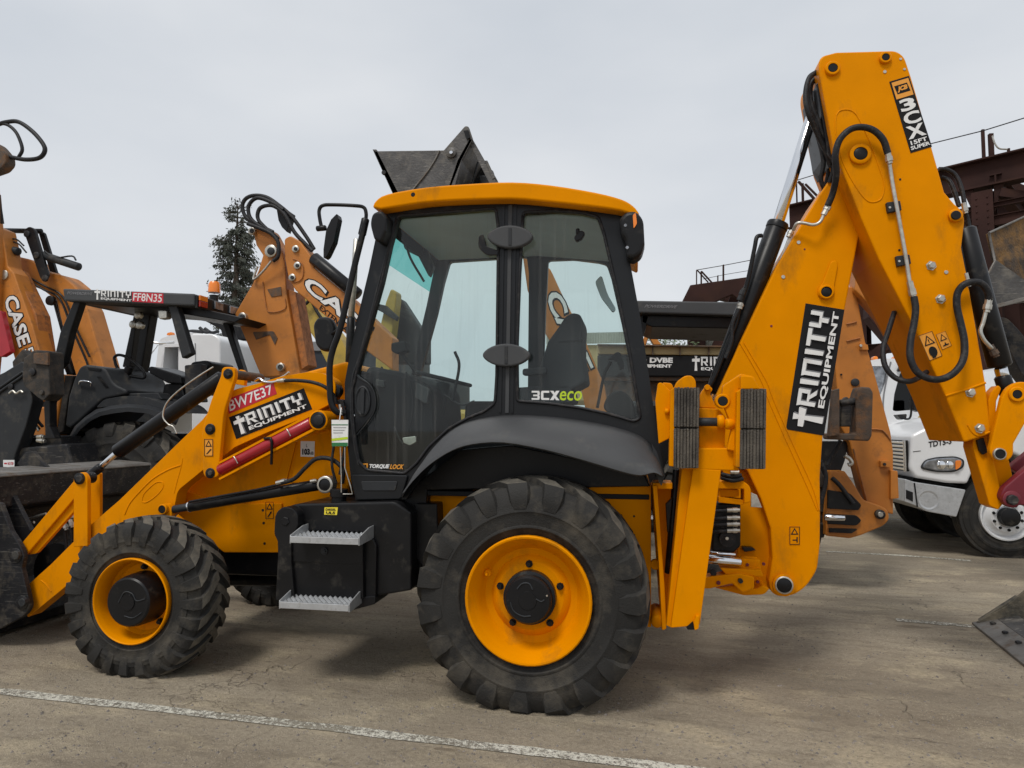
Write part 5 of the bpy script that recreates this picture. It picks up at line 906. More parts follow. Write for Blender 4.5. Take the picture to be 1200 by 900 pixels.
plate('boom', [(6, 302), (14, 299, 3), (36, 304, 4), (54, 319), (72, 322, 4), (88, 335, 5), (102, 362), (120, 424), (132, 470), (98, 470), (80, 410), (66, 352), (50, 340), (20, 328)], 10.4, 10.8, 'org', E, .02)
tubes('hydraulic_pipe', [[(32, 328, 10.35), (52, 340, 10.35), (70, 350, 10.35), (84, 384, 10.35), (100, 420, 10.35), (104, 432, 10.35)], [(34, 325, 10.35), (54, 336, 10.35), (74, 348, 10.35), (88, 382, 10.35), (105, 418, 10.35)]], .018, 'blk', E, n=4)
plate('link', [(27, 270, 3), (34, 265, 3), (40, 268, 3), (56, 322, 3), (52, 330, 3), (47, 326)], 10.2, 10.26, 'blk', E, .01); plate('link', [(44, 270), (51, 272, 2), (66, 320), (58, 318)], 10.5, 10.56, 'blk', E, .01); rod('link_bar', at(-6, 270, 10.4), at(49, 271, 10.4), .045, 'blk', E)
for q in ((31, 274), (42, 299), (52, 326)): disc('pin', *q, 10.18, 3.5, .03, 'blks', E, 14)
disc('pin', 4, 322, 9.88, 5, .04, 'zinc', E, 18)
rod('bucket_cylinder', at(50, 299, 10.3), at(93, 313, 10.3), .07, 'plc', E, 20); tube('hydraulic_pipe', [(52, 294, 10.25), (64, 302, 10.25), (84, 300, 10.25), (89, 305, 10.25)], .015, 'plc', E, n=4); rod('cylinder', at(2, 290, 10.1), at(22, 295, 10.1), .07, 'plc', E)
tubes('hydraulic_hose', [[(0, 274, 10.1), (12, 282, 10.1), (22, 286, 10.1), (31, 296, 10.1)], [(4, 282, 10.1), (18, 280, 10.1), (28, 288, 10.1)]], .014, 'hose', E, n=4)
rod('cylinder_rod', at(63, 352, 10.6), at(83, 424, 10.6), .024, 'blk', E); rod('cylinder_rod', at(66, 352, 10.6), at(86, 424, 10.6), .024, 'plc', E); rod('boom_cylinder', at(78, 420, 10.6), at(86, 440, 10.6), .09, 'blk', E); disc('pin', 58, 352, 10.3, 5, .05, 'blk', E)
plate('side_beam', [(-10, 366), (1, 364), (12, 412), (2, 418), (-10, 418)], 9.7, 9.8, 'red', E, .01, label='red painted beam')
tube('hydraulic_hose', [(-6, 147, 9.8), (8, 143, 9.8), (22, 143, 9.8), (38, 154, 9.8), (50, 168, 9.8), (52.5, 177, 9.8), (46, 185, 9.8), (30, 187, 9.8), (12, 184, 9.8), (4, 183, 9.8)], .036, 'hose', E, n=8, seg=12); tube('hydraulic_hose', [(-6, 144, 9.8), (8, 146, 9.8), (18, 154, 9.8), (24, 166, 9.8), (26, 176, 9.8), (22, 184, 9.8)], .028, 'hose', E, n=8, seg=12)
plate('upper_arm_tip', [(-20, 160), (-4, 168, 4), (6, 180, 4), (7, 190, 4), (0, 198, 3), (-20, 205)], 9.7, 9.9, 'rusty', E, .02); plate('upper_arm', [(-40, 150), (-18, 160), (-14, 200), (-4, 300), (-10, 420), (-30, 620), (-70, 620), (-40, 300)], 9.75, 9.95, 'org', E, .02)
plate('body', [(-40, 440), (130, 440), (135, 560), (-40, 560)], 10.2, 11.4, 'plc', E, .05); plate('antenna', [(0, 228), (1.5, 245), (4, 262), (0, 262)], 9.85, 9.87, 'blk', E, .002)
wheel_simple(E, 90, 10.0, .8, .82, .5, .42, 17)
# ---- white highway tractor, left
Z = 13.5
S = thing('semi_truck', 'white semi truck seen through the open canopy, far behind on the left', 'truck', (at(215, 500, Z).x, 14.7, 0))
plate('cab', [(181, 440), (186, 404, 2), (188, 397, 2), (200, 393, 2), (226, 390, 2), (250, 392, 4), (257, 400, 4), (257, 480), (176, 480)], Z, Z + 2.3, 'wht', S, .04, holes=[[(190, 436), (192, 405, 2), (209, 404), (209, 436)]])
plate('sleeper', [(224, 391, 3), (250, 391, 5), (258, 397, 5), (258, 520), (224, 520)], Z - .03, Z + 2.4, 'wht', S, .12, seg=4)
plate('bonnet', [(120, 500), (124, 446, 4), (160, 440), (182, 440), (182, 520), (120, 520)], Z + .1, Z + 2.1, 'wht', S, .08); plate('door_seam', [(228, 401, 3), (229.5, 403, 3), (229.5, 460), (228, 460)], Z - .035, Z - .03, 'grs', S, 0)
plate('door_frame', [(187, 438), (190, 403, 3), (228, 402, 4), (229, 450), (226, 450), (225, 406, 3), (193, 407), (190, 438)], Z - .06, Z - .03, 'wht', S, .005)
plate('seat', [(194, 428, 2), (212, 424, 3), (212, 445), (196, 445)], Z + .6, Z + 1.0, 'blk', S, .03)
tube('sun_visor', [(169, 399, Z - .1), (186, 402, Z), (204, 401, Z)], .03, 'alum', S); tube('mirror_stay', [(185, 404, Z - .2), (176, 416, Z - .3), (166, 430, Z - .3)], .015, 'alum', S)
for x in (198, 221): plate('marker_lamp', [(x - 3, 393, 1), (x - 2, 390, 1), (x + 3, 389, 1), (x + 4, 392, 1)], Z + .4, Z + .5, 'amber' if x < 210 else 'alum', S, .01)
tubes('air_horn', [[(219, 389, Z + .8), (226, 388, Z + .8), (238, 389, Z + .8)], [(234, 384, Z + .8), (240, 389, Z + .8), (246, 389, Z + .8)], [(240, 385, Z + 1), (248, 390, Z + 1), (256, 388, Z + 1)]], .04, 'plc', S, n=3)
tube('badge_ring', [(258 + 6 * math.cos(t) + 5, 407.5 + 3.2 * math.sin(t), Z + 1.4) for t in [i * PI / 6 for i in range(13)]], .02, 'chr', S, n=2)
for px in (150, 235): wheel_simple(S, px, Z, .5, .52, .28, .30, 20, 'alum', plain=True)
# ---- dark trailer
t_ = thing('box_trailer', 'long dark trailer with a grey upper side, behind the orange boom on the left', 'trailer', (at(350, 500, 15.5).x, 16.5, 0))
plate('upper_side', [(262, 399), (470, 401), (470, 412), (262, 411)], 15.5, 17.9, 'grs', t_, .02); plate('side', [(259, 411), (470, 412), (470, 448), (259, 450)], 15.55, 17.9, mat('navy_panel', (.022, .028, .038), .5), t_, .02); plate('underframe', [(259, 449), (470, 447), (470, 462), (259, 465)], 15.7, 17.7, 'blk', t_, .02)
plate('top_equipment', [(236, 374), (248, 376, 3), (266, 380), (290, 382, 4), (296, 398), (262, 399), (258, 386)], 15.8, 17, 'blk', t_, .04)
for px in (300, 330): wheel_simple(t_, px, 15.5, .5, .52, .28, .30, 16, 'alum', plain=True)
plate('support_leg', [(420, 460), (426, 460), (426, 536), (420, 536)], 15.8, 15.9, 'blk', t_, .01)
# ---- yellow excavator behind, seen through the cab and left of it
X_ = thing('excavator', 'faded yellow excavator far behind, partly seen through the cab glass', 'excavator', (at(440, 500, 11.5).x, 12.2, 0))
plate('boom', [(348, 341), (356, 342, 3), (372, 362), (400, 398), (420, 440), (440, 520), (400, 520), (395, 450), (368, 396), (350, 370)], 11.6, 12.0, 'excy', X_, .02)
plate('dipper', [(452, 354), (458, 338, 4), (464, 341, 3), (464, 350), (458, 400), (452, 520), (436, 520), (441, 400)], 11.3, 11.6, 'excy', X_, .02); plate('bracket', [(440, 355), (452, 358), (466, 371), (464, 376), (448, 366), (440, 362)], 11.2, 11.3, 'plc', X_, .01)
plate('arm_cylinder', [(464, 348), (470, 350), (492, 384), (500, 398), (500, 426), (462, 426), (460, 380)], 11.7, 12, 'plc', X_, .03); plate('house', [(396, 440), (520, 440), (520, 530), (396, 530)], 11.6, 13.6, 'plc', X_, .08); plate('house_window', [(500, 446, 3), (516, 446, 3), (516, 470, 3), (500, 470, 3)], 11.58, 11.6, 'glassd', X_, .002)
for yy in (11.5, 13.1): plate('track', [(390, 540, 10), (530, 540, 10), (530, 590, 12), (390, 590, 12)], yy, yy + .5, 'rubd', X_, .03)
tube('hydraulic_hose', [(352, 350, 11.5), (358, 356, 11.5), (364, 352, 11.5), (372, 366, 11.5), (384, 384, 11.5)], .03, 'hose', X_)
# ---- loader holding its bucket above the cab roof
Lw = thing('wheel_loader', 'loader behind the cab holding a scuffed black bucket up above the yellow roof', 'loader', (at(570, 500, 8.6).x, 8.9, 0))
lb = [(436.5, 175), (440, 177), (520, 176), (545, 147.5, 2), (549, 148, 2), (554, 163), (541, 188), (530, 216), (528, 236), (466, 240)]
bkt = plate('bucket_cheek', lb, 8.2, 8.24, 'buck', Lw, .006); bk2 = plate('bucket_cheek', lb, 8.2, 8.24, 'buck', Lw, .006); bk2.location.y += 1.5
P = [at(x, y, 8.2) for x, y in [(436.5, 175), (466, 240), (528, 236), (541, 188), (554, 163), (550, 163), (536, 188), (522, 230), (470, 232), (441, 175)]]
v, f = loft_plate(P, [Vector((p.x, 9.7, p.z)) for p in P]); mk('bucket_shell', v, f, 'buck', Lw, bevel=.003)
P = [at(x, y, 9.7) for x, y in [(475, 196), (550, 190), (555, 175), (582, 238), (500, 240)]]
tube('weld_bead', [(515, 176.5, 8.19), (508, 190, 8.19), (498, 205, 8.19), (484, 222, 8.19), (476, 236, 8.19)], .01, 'bare', bkt, n=4)
disc('pin_boss', 528.5, 178.5, 8.17, 6, .04, 'buck', bkt, 24); disc('pin', 528.5, 178.5, 8.13, 2, .03, 'chr', bkt, 12)
plate('slot', [(543, 153, 1), (549, 152, 1), (551, 161, 1), (547, 163, 1)], 8.17, 8.2, 'blk', bkt, .001); disc('pin', 449.5, 202, 8.18, 2.6, .03, 'blks', bkt, 10)
plate('bucket_back', [(553, 166), (556, 168), (582, 214), (590, 240), (582, 240), (574, 216), (552, 172)], 8.25, 8.3, 'buck', Lw, .004); plate('bucket_back', [(546, 178), (556, 176), (578, 216), (578, 240), (530, 240), (534, 212)], 8.9, 9.0, 'blk', Lw, .01); plate('back_hook', [(568, 188), (571, 188), (580, 208), (577, 210)], 8.24, 8.3, 'buck', Lw, .003)
tubes('stiffener', [[(548, 232, 8.6), (556, 205, 8.6), (560, 190, 8.6)], [(538, 216, 8.5), (546, 226, 8.5), (550, 236, 8.5)]], .014, 'plc', Lw, n=3)
plate('lift_arm', [(560, 205), (580, 205), (604, 300), (606, 480), (588, 480), (586, 310)], 8.6, 8.8, 'plc', Lw, .02); plate('machine_body', [(520, 480, 6), (640, 480, 6), (660, 560), (500, 560)], 8.3, 9.9, 'excy', Lw, .05)
for px in (520, 630): wheel_simple(Lw, px, 8.1, .6, .62, .4, .3, 16, 'excy')
# ---- orange machine whose lettered arm shows through the rear side window
Q_ = thing('backhoe_loader', 'orange backhoe loader whose white lettered arm shows through the rear side window', 'backhoe loader', (at(680, 500, 9).x, 9.2, 0))
plate('dipper', [(612, 296), (630, 300), (645, 316), (655, 338), (683, 393), (708, 452), (716, 500), (690, 500), (680, 450), (655, 418), (636, 386), (618, 340)], 9.0, 9.3, 'org', Q_, .015)
letters(Q_, [(656, 336), (698, 432), (680, 442), (636, 346)], 9.0, 'CASE'); plate('body', [(640, 480), (740, 480), (750, 560), (630, 560)], 9.0, 10.2, 'org', Q_, .05)
wheel_simple(Q_, 690, 8.8, .7, .72, .45, .35, 16)
# ---- right-hand orange machine with the powerdrive canopy
R_ = thing('backhoe_loader', 'orange backhoe loader with grey canopy and dark outrigger pad, behind the yellow boom', 'backhoe loader', (at(880, 500, 7.2).x, 7.9, 0))
P = [at(745, 366.5, 6.9), at(905, 371, 6.9), at(905, 354.5, 6.9), at(742, 352, 6.9)]; v, f = loft_plate(P, [Vector((p.x, 8.1, p.z)) for p in P]); mk('canopy', v, f, 'pla', R_, bevel=.015)
plate('canopy_underside', [(752, 369), (900, 372), (900, 386), (764, 383), (752, 378)], 7.0, 8.0, 'blk', R_, .01); decal(R_, [(756, 357), (794, 358), (793, 361.5), (755, 360.5)], 6.9, None, [('t', 'POWERDRIVE', 0, 0, 1, 1, 'grs', .01, .3)])
for pts in ([(752, 368), (761, 370), (752, 400), (738, 440), (738, 410)], [(744, 368), (750, 369), (742, 400), (735, 420)]): plate('canopy_post', pts, 7.0, 7.1, 'blk', R_, .01)
plate('canopy_post', [(880, 372), (890, 372), (900, 480), (888, 480)], 7.0, 7.1, 'blk', R_, .01); plate('body', [(720, 470), (960, 470), (960, 600), (760, 600)], 7.3, 8.6, 'blk', R_, .05)
wheel_simple(R_, 870, 7.0, .8, .82, .5, .42, 19)
wheel_simple(R_, 700, 7.2, .5, .52, .36, .26, 19)
rb = plate('boom', [(982, 336), (1003, 336), (1008, 366), (1014, 400), (1023, 430), (1044, 507), (1047, 530), (1047, 603), (1030, 598), (1014, 588), (996, 519), (985, 500), (976, 400)], 7.0, 7.2, 'org', R_, .012, label='orange boom behind the yellow one')
plate('dipper', [(1004, 290, 4), (1014, 293), (1024, 318), (1050, 376), (1086, 446), (1066, 430), (1032, 372), (1018, 356), (1002, 340)], 6.9, 7.1, 'org', R_, .012)
for q, r in (((1014.5, 336), 4.6), ((1019, 320), 4), ((1018.5, 328), 2)): disc('pin', *q, 6.88, r, .04, 'zinc' if r > 3 else 'blk', R_, 16)
tubes('weld_bead', [[(992, 380, 6.99), (1004, 377, 6.99)], [(992, 400, 6.99), (1000, 398, 6.99), (1008, 396, 6.99)], [(1018, 503, 6.99), (1034, 504, 6.99), (1044, 516, 6.99)], [(1000, 526, 6.99), (1016, 588, 6.99)]], .007, 'orgd', rb, n=2)
disc('pin', 1002.5, 448, 6.98, 5, .04, 'plc', R_, 18); disc('bolt', 986, 439, 6.98, 1.4, .01, 'blk', R_, 8)
plate('lug', [(1032, 540), (1043, 540), (1043, 548), (1032, 547)], 6.95, 7.0, 'org', rb, .004); disc('bolt', 1037, 544, 6.93, 1.8, .02, 'plc', R_, 8); plate('lug', [(1008, 402), (1017, 404), (1018, 410), (1008, 410)], 6.97, 7.0, 'org', rb, .003); disc('bolt', 1009, 405, 6.95, 1.8, .02, 'zinc', R_, 8)
plate('stop_block', [(1044, 551, 1), (1052, 552, 1), (1053.5, 584, 1), (1044, 585, 1)], 6.95, 7.05, 'org', R_, .008)
ps = plate('outrigger_pad', [(1003, 466), (1006, 456, 3), (1008, 453), (1020, 454, 2), (1023.5, 460, 2), (1022, 510), (1019, 517, 3), (971, 515), (971, 508), (1003, 508)], 6.55, 6.75, 'rusty', R_, .015, label='dark folded outrigger pad'); plate('pad_flange', [(977, 457), (984, 455), (984, 510), (972, 512)], 6.5, 6.6, 'rusty', ps, .008); plate('pad_lug', [(986, 470, 3), (993, 464, 3), (998, 472), (998, 500), (985, 500)], 6.58, 6.66, 'blks', ps, .01); rod('pad_pin', at(984, 473, 6.6), at(1003, 470, 6.6), .035, 'blks', ps)
plate('swing_casting', [(972, 552), (990, 552), (1000, 566, 4), (1012, 586, 4), (1030, 592), (1040, 597, 5), (1043, 608, 5), (1036, 616, 5), (1010, 627), (996, 631, 2), (968, 628), (968, 600)], 6.9, 7.05, 'org', R_, .012); disc('pin_boss', 1032, 603, 6.86, 6, .04, 'blks', R_, 18); disc('pin', 1032, 603, 6.84, 3.4, .03, 'zinc', R_, 8)
for p_ in ([(970, 574, 2), (996, 578, 3), (1010, 592, 3), (1006, 598), (970, 596)], [(970, 602), (1004, 604, 3), (1010, 610, 3), (1004, 616, 3), (970, 614)], [(972, 619), (1006, 620, 3), (998, 625), (972, 624)]): plate('casting_slot', p_, 6.87, 6.9, 'blk', R_, .004)
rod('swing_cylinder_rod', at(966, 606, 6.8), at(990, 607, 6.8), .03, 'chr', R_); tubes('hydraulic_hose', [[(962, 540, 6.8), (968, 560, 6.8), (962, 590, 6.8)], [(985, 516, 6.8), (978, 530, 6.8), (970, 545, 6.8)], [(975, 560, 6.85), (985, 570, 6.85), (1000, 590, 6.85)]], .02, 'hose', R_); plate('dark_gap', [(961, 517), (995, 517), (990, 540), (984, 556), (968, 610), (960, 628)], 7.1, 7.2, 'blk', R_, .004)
tube('hook', [(990, 534, 6.9), (996, 538, 6.9), (998, 543, 6.9), (994, 545, 6.9)], .02, 'zinc', R_)
# ---- lettered screening conveyor / trailer rail behind
G_ = thing('equipment_trailer', 'dark sided equipment trailer with tan upper rail and white lettering', 'trailer', (at(800, 500, 10.5).x, 11.2, 0))
plate('upper_rail', [(700, 404), (905, 407), (905, 417), (700, 415)], 10.5, 10.7, 'tan', G_, .02)
for x in (754, 765, 797, 831): plate('rail_rib', [(x - .8, 406), (x + .8, 406), (x + .8, 416), (x - .8, 416)], 10.45, 10.5, 'rusty', G_, .002)
plate('rail_flange', [(700, 403), (905, 406), (905, 407.5), (700, 404.5)], 10.4, 10.6, 'rusty', G_, .004)
plate('side_panel', [(700, 416), (905, 418), (905, 442), (700, 441)], 10.5, 11.8, 'bks', G_, .02); plate('lower_rail', [(700, 441), (905, 442), (905, 447), (700, 446)], 10.55, 11.7, 'rusty', G_, .01); plate('chassis', [(700, 447), (905, 448), (905, 500), (700, 500)], 10.7, 11.7, 'rusty', G_, .01)
decal(G_, [(742, 419), (788.5, 419), (788.5, 431.5), (742, 431.5)], 10.5, None, [('t', 'SD: DVBE', 0, .5, 1, 1, 'whs', .05, 0), ('t', 'EQUIPMENT', .04, 0, .97, .36, 'whs', .05, 0)]); decal(G_, [(811, 417), (870, 417.5), (870, 434.5), (811, 434.5)], 10.5, None, trinity(0, 0, 1, 1, sh=False))
for px in (760, 800): wheel_simple(G_, px, 10.3, .42, .44, .25, .22, 16, 'wht', plain=True)
plate('loading_arm', [(752, 404), (758, 384), (762, 386), (775, 404), (766, 404), (760, 394), (757, 404)], 11.2, 11.4, 'org', G_, .01)
B_2 = thing('metal_shed', 'pale corrugated metal shed far behind, seen under the canopy and through the cab glass', 'shed', (at(700, 500, 30).x, 33, 0))
plate('wall', [(640, 404), (742, 404), (742, 470), (640, 470)], 30, 36, 'tan', B_2, .05)
V, Fc = [], []; n = 110; a = at(640, 404, 29.9); b = at(744, 404, 29.9); zt = at(690, 390, 29.9).z
for i in range(n + 1): x = a.x + (b.x - a.x) * i / n; y = 29.9 - (.07 if i % 2 else 0); V += [(x, y, a.z), (x, y, zt)]
for i in range(n): Fc.append([2 * i, 2 * i + 2, 2 * i + 3, 2 * i + 1])
mk('corrugated_sheet', V, Fc, 'corr', B_2, recalc=False)
V, Fc = [], []; a = at(826, 440, 24.9); b = at(838, 404, 24.9); zt = at(690, 384, 24.9).z
for i in range(13): x = a.x + (b.x - a.x) * i / 12; y = 24.9 - (.07 if i % 2 else 0); V += [(x, y, 0), (x, y, zt)]
Fc = [[2 * i, 2 * i + 2, 2 * i + 3, 2 * i + 1] for i in range(12)]; o = mk('ribbed_container', V, Fc, 'corr', None, recalc=False, solid=.05); tag(o, 'narrow ribbed pale metal panel beside the dark column, seen under the grey canopy', 'metal panel')
# ---- trees and shrubs
def leaves(name, centres, m, parent, size, n, seed, thin=1.0, droop=0):
    rr = random.Random(seed); V, Fc = [], []
    for (c, r) in centres:
        for i in range(n):
            d = Vector((rr.gauss(0, 1), rr.gauss(0, 1), rr.gauss(0, 1))).normalized() * r * rr.random() ** .5; d.z *= thin; p = c + d
            u = Vector((rr.gauss(0, 1), rr.gauss(0, 1), rr.gauss(0, .6) - droop)).normalized(); s = u.orthogonal().normalized(); sz = size * rr.uniform(.5, 1.4); k = len(V)
            V += [p - u * sz, p + s * sz * .3, p + u * sz, p - s * sz * .3]; Fc.append([k, k + 1, k + 2, k + 3])
    return mk(name, V, Fc, m, parent, recalc=False)
TY = 27.0
tb = at(272, 500, TY); tb.z = 0
tr = thing('pine_tree', 'tall dark conifer with drooping branches rising behind the canopy machine', 'tree', tb)
zt = at(276, 244, TY).z
lathe('trunk', tb, (0, 0, 1), [(0, .28), (zt * .5, .17), (zt * .9, .06), (zt + .2, .02)], 'bark', tr, 12)
rr = random.Random(11); V, Fc = [], []; FV, FF = [], []
def tuft(p, dirv, L_, n, sz):
    for i in range(n):
        q = p + dirv * L_ * rr.random() + Vector((rr.gauss(0, .06), rr.gauss(0, .06), rr.gauss(0, .05) - .04)); u = (dirv + Vector((rr.gauss(0, .6), rr.gauss(0, .6), rr.gauss(-.5, .5)))).normalized(); s = u.orthogonal().normalized(); k = len(FV); z_ = sz * rr.uniform(.6, 1.4)
        FV.extend([q - u * z_, q + s * z_ * .28, q + u * z_, q - s * z_ * .28]); FF.append([k, k + 1, k + 2, k + 3])
z = 3.0
while z < zt + .1:
    t = (z - 3.0) / (zt - 3.0); rad = (1.22 - .68 * t) * rr.uniform(.75, 1.15) if t < .86 else .45 * rr.uniform(.6, 1.2)
    if .6 < t < .86: rad = .8 * rr.uniform(.7, 1.2)
    for k in range(rr.choice([4, 5, 6])):
        a = rr.uniform(0, 2 * PI); r_ = rad * rr.uniform(.6, 1.1); d = Vector((math.cos(a), math.sin(a), rr.uniform(-.05, .45))); p0 = tb + Vector((0, 0, z))
        pts = [p0, p0 + d * r_ * .5 + Vector((0, 0, -.02)), p0 + d * r_ + Vector((0, 0, -.18 * r_))]; sp = spline(pts, 4); v, f = tube_data(sp, .02, 4); kk = len(V); V += v; Fc += [[i + kk for i in q] for q in f]
        for i in range(2, len(sp)): tuft(sp[i], Vector((d.x * .5, d.y * .5, -.35 if t < .9 else .5)).normalized(), .26, 11 if t < .88 else 4, .075)
    z += .17 if t < .88 else .22
mk('limbs', V, Fc, 'bark', tr, recalc=False); mk('crown', FV, FF, 'leaf', tr, recalc=False)
for i, (x, h0, w0, lb_) in enumerate(((772, 384, 9, 'grey green bush seen under the grey canopy, left one'), (795, 386, 12, 'broad grey green bush under the grey canopy, middle one'), (812, 392, 8, 'small bush under the grey canopy beside the dark column'))):
    c = at(x, 410, 22); c2 = at(x, h0, 22); b0 = thing('bush', lb_, 'bush', (c.x, 22, 0), 'bushes far behind the trailer'); hh = c2.z
    cen = [(Vector((c.x + rr.uniform(-1, 1) * w0 * .028, 22 + rr.uniform(-.5, .5), hh - .35 - rr.random() * (hh - .8))), .45) for _ in range(26)]
    leaves('foliage', cen, 'shrub', b0, .06, 110, i); rod('stem', (c.x, 22, 0), (c.x, 22, hh * .7), .05, 'bark', b0, 8)
# ---- steel frame
def pd(px, py, dep):
    d = ray(px, py); fw = Vector((-math.sin(YAW), math.cos(YAW), 0)); t = dep / d.dot(fw); return Vector((0, 0, H)) + d * t
SF = thing('steel_frame', 'tall dark brown steel frame of beams and columns at the right', 'steel frame', (pd(1150, 500, 13).x, pd(1150, 500, 13).y, 0))
HT = pd(1150, 188, 13).z                                  # top flange height
def dep_for(py, z=None): return (HT - H if z is None else z - H) * F / (500 - py)
def top(px, py): p = pd(px, py, dep_for(py)); return p
pA, pB = top(925, 242), top(1330, 145)
dirb = (pB - pA).normalized(); BH = .58; BW = .34
def ibeam(nm, a, b, ht, wd, parent, fl=.035, m='frame', slant=None):
    u = Vector((0, 0, 1)); d = (b - a).normalized(); s = d.cross(u).normalized(); u = s.cross(d).normalized()
    w0 = beam(nm, a - u * (ht / 2), b - u * (ht / 2), .03, ht - 2 * fl, m, parent, 0, up=u)
    beam('flange', a - u * (fl / 2), b - u * (fl / 2), wd, fl - .002, m, w0, .003, up=u); beam('flange', a - u * (ht - fl / 2), b - u * (ht - fl / 2), wd, fl - .002, m, w0, .003, up=u); return w0
ibeam('beam', pA, pB, BH, BW, SF)
off = Vector((-dirb.y, dirb.x, 0)); off = off if off.y > 0 else -off
ibeam('beam', pA + off * 3.4, pB + off * 3.4, BH, BW, SF)
pc = top(1151, 186.5)
def col(nm, p, wd, dp_): return beam(nm, (p.x, p.y, 0), (p.x, p.y, HT - BH - .0), wd, dp_, 'frame', SF, .004, up=Vector((0, 1, 0)))
def icol(p, wd=.36, dp_=.34):
    a = beam('column', (p.x, p.y, 0), (p.x, p.y, HT - BH), .03, dp_, 'frame', SF, 0, up=dirb.cross(Vector((0, 0, 1))))
    for s in (-1, 1):
        q = p + dirb * 0 + off * s * (dp_ / 2 + .012); beam('flange', (q.x, q.y, 0), (q.x, q.y, HT - BH), wd, .022, 'frame', a, .002, up=off)
    return a
icol(pc + off * .0); icol(pc + off * 3.4); icol(pA + dirb * .4); icol(pA + dirb * .4 + off * 3.4); icol(pB - dirb * .6)
# haunch, cross beams, ties, diagonals
hb = HT - BH
def tri_plate(nm, pts, parent): 
    n = off * .02; v, f = loft_plate([p - n for p in pts], [p + n for p in pts]); return mk(nm, v, f, 'frame', parent)
for s in (-1, 1): tri_plate('haunch_plate', [pc + Vector((0, 0, -BH)) + dirb * s * .17, pc + Vector((0, 0, -BH)) + dirb * s * .34, pc + Vector((0, 0, -BH - .5)) + dirb * s * .17], SF)
for dz in (.92, 1.18, 1.50): 
    a = pc + Vector((0, 0, -dz)); ibeam('tie_beam', a - dirb * 3.4, a + dirb * 3.0, .10 if dz < 1 else .2, .12, SF, .015)
ibeam('cross_beam', pc + dirb * .2 + Vector((0, 0, -.35)), pc + dirb * .2 + off * 3.4 + Vector((0, 0, -.35)), .35, .2, SF, .02)
beam('brace', pc + dirb * .25 + Vector((0, 0, -.75)), pc + dirb * 2.4 + Vector((0, 0, -1.45)) + off * 1, .16, .16, 'frame', SF)
beam('brace', pc - dirb * .1 + Vector((0, 0, -2.2)), pc - dirb * 3.2 + Vector((0, 0, -4.6)), .2, .2, 'frame', SF); beam('brace', pc + off * 3.4 + Vector((0, 0, -1)), pc - dirb * 4 + off * 3.4 + Vector((0, 0, -5)), .22, .3, 'frame', SF)
plate('brace', [(1020, 330), (1035, 345), (1052, 372), (1078, 420), (1068, 424), (1042, 400), (1018, 372)], 11.5, 11.8, 'frame', SF, .01)
for dz in (.75, 1.6, 2.3, 3.1):
    a = pc + off * 3.4 + Vector((0, 0, -dz)); ibeam('tie_beam', a - dirb * 3.6, a + dirb * 3.2, .26, .2, SF, .02)
for a_, b_ in (((1085, 300), (1160, 420)), ((1090, 400), (1200, 330)), ((1168, 300), (1240, 400)), ((1040, 345), (1100, 300)), ((1176, 216), (1225, 236))):
    beam('brace', pd(*a_, 14.5), pd(*b_, 14.2), .24, .2, 'frame', SF)
for q in (1100, 1188): c_ = pd(q, 500, 15.2); beam('column', (c_.x, c_.y, 0), (c_.x, c_.y, HT - BH - .5), .3, .3, 'frame', SF, .004, up=Vector((0, 1, 0)))
for i in range(7):
    for k_ in (-1, 1):
        q = pc - off * .20 + dirb * (.09 * k_) + Vector((0, 0, -BH - .25 - i * .13)); lathe('rivet', q, -off, [(-.01, .018), (.006, .016), (.012, .008)], 'frame', SF, 8)
# handrail posts on the top flange and the safety wire
def post(px, py, wd, hz=None):
    b = top(px, py); h = (pd(px, hz, (b - Vector((0, 0, H))).dot(Vector((-math.sin(YAW), math.cos(YAW), 0)))).z); return beam('safety_post', b, (b.x, b.y, h), wd, wd, 'frame', SF, 0, up=Vector((0, 1, 0)))
post(1153, 186, .05, 152); post(1162, 184, .075, 157); post(1182, 179, .04, 174); post(934, 240, .03, 211); post(941, 238, .05, 215)
beam('brace', top(955, 234), pd(936, 213, dep_for(240)), .06, .05, 'frame', SF); beam('brace', top(962, 234), pd(944, 216, dep_for(238)), .06, .05, 'frame', SF)
wr = [pd(925, 214, 16), pd(1000, 191, 15.1), pd(1153, 153, 12.5), pd(1240, 126, 11.4)]; v, f = tube_data(wr, .011, 5); mk('safety_wire', v, f, 'blks', SF, recalc=False)
v, f = tube_data(spline([pd(1163, 159, 12.9), pd(1166, 168, 12.9), pd(1171, 174, 12.9), pd(1181, 175, 12.9)], 6), .016, 5); mk('chain', v, f, 'zinc', SF, recalc=False)
# second, farther frame
F2 = thing('steel_frame', 'farther dark brown girder with small posts, above the grey canopy', 'steel frame', (pd(850, 500, 24).x, pd(850, 500, 24).y, 0))
g = plate('girder', [(809, 334), (900, 321), (930, 316), (930, 345), (868, 352), (858, 345), (832, 356), (828, 372), (800, 372), (800, 352)], 23.4, 23.7, 'frame', F2, .02); plate('girder', [(830, 342), (930, 330), (930, 352), (858, 354), (840, 350), (836, 362), (828, 362)], 24.6, 24.9, 'frame', F2, .02)
plate('brace', [(860, 336), (872, 330), (872, 380), (850, 440), (820, 440), (838, 396)], 24.0, 24.2, 'frame', F2, .01); plate('column', [(806, 352), (827, 354), (827, 532), (806, 532)], 24.2, 24.5, 'frame', F2, .01)
for x, y0, y1, w_ in ((816.5, 333, 316, 1), (822, 332, 317.5, 1.5), (841.5, 330, 322.5, 1), (848, 329, 310, 1.6)): plate('safety_post', [(x - w_ / 2, y0), (x - w_ / 2, y1), (x + w_ / 2, y1), (x + w_ / 2, y0)], 23.45, 23.6, 'frame', F2, 0)
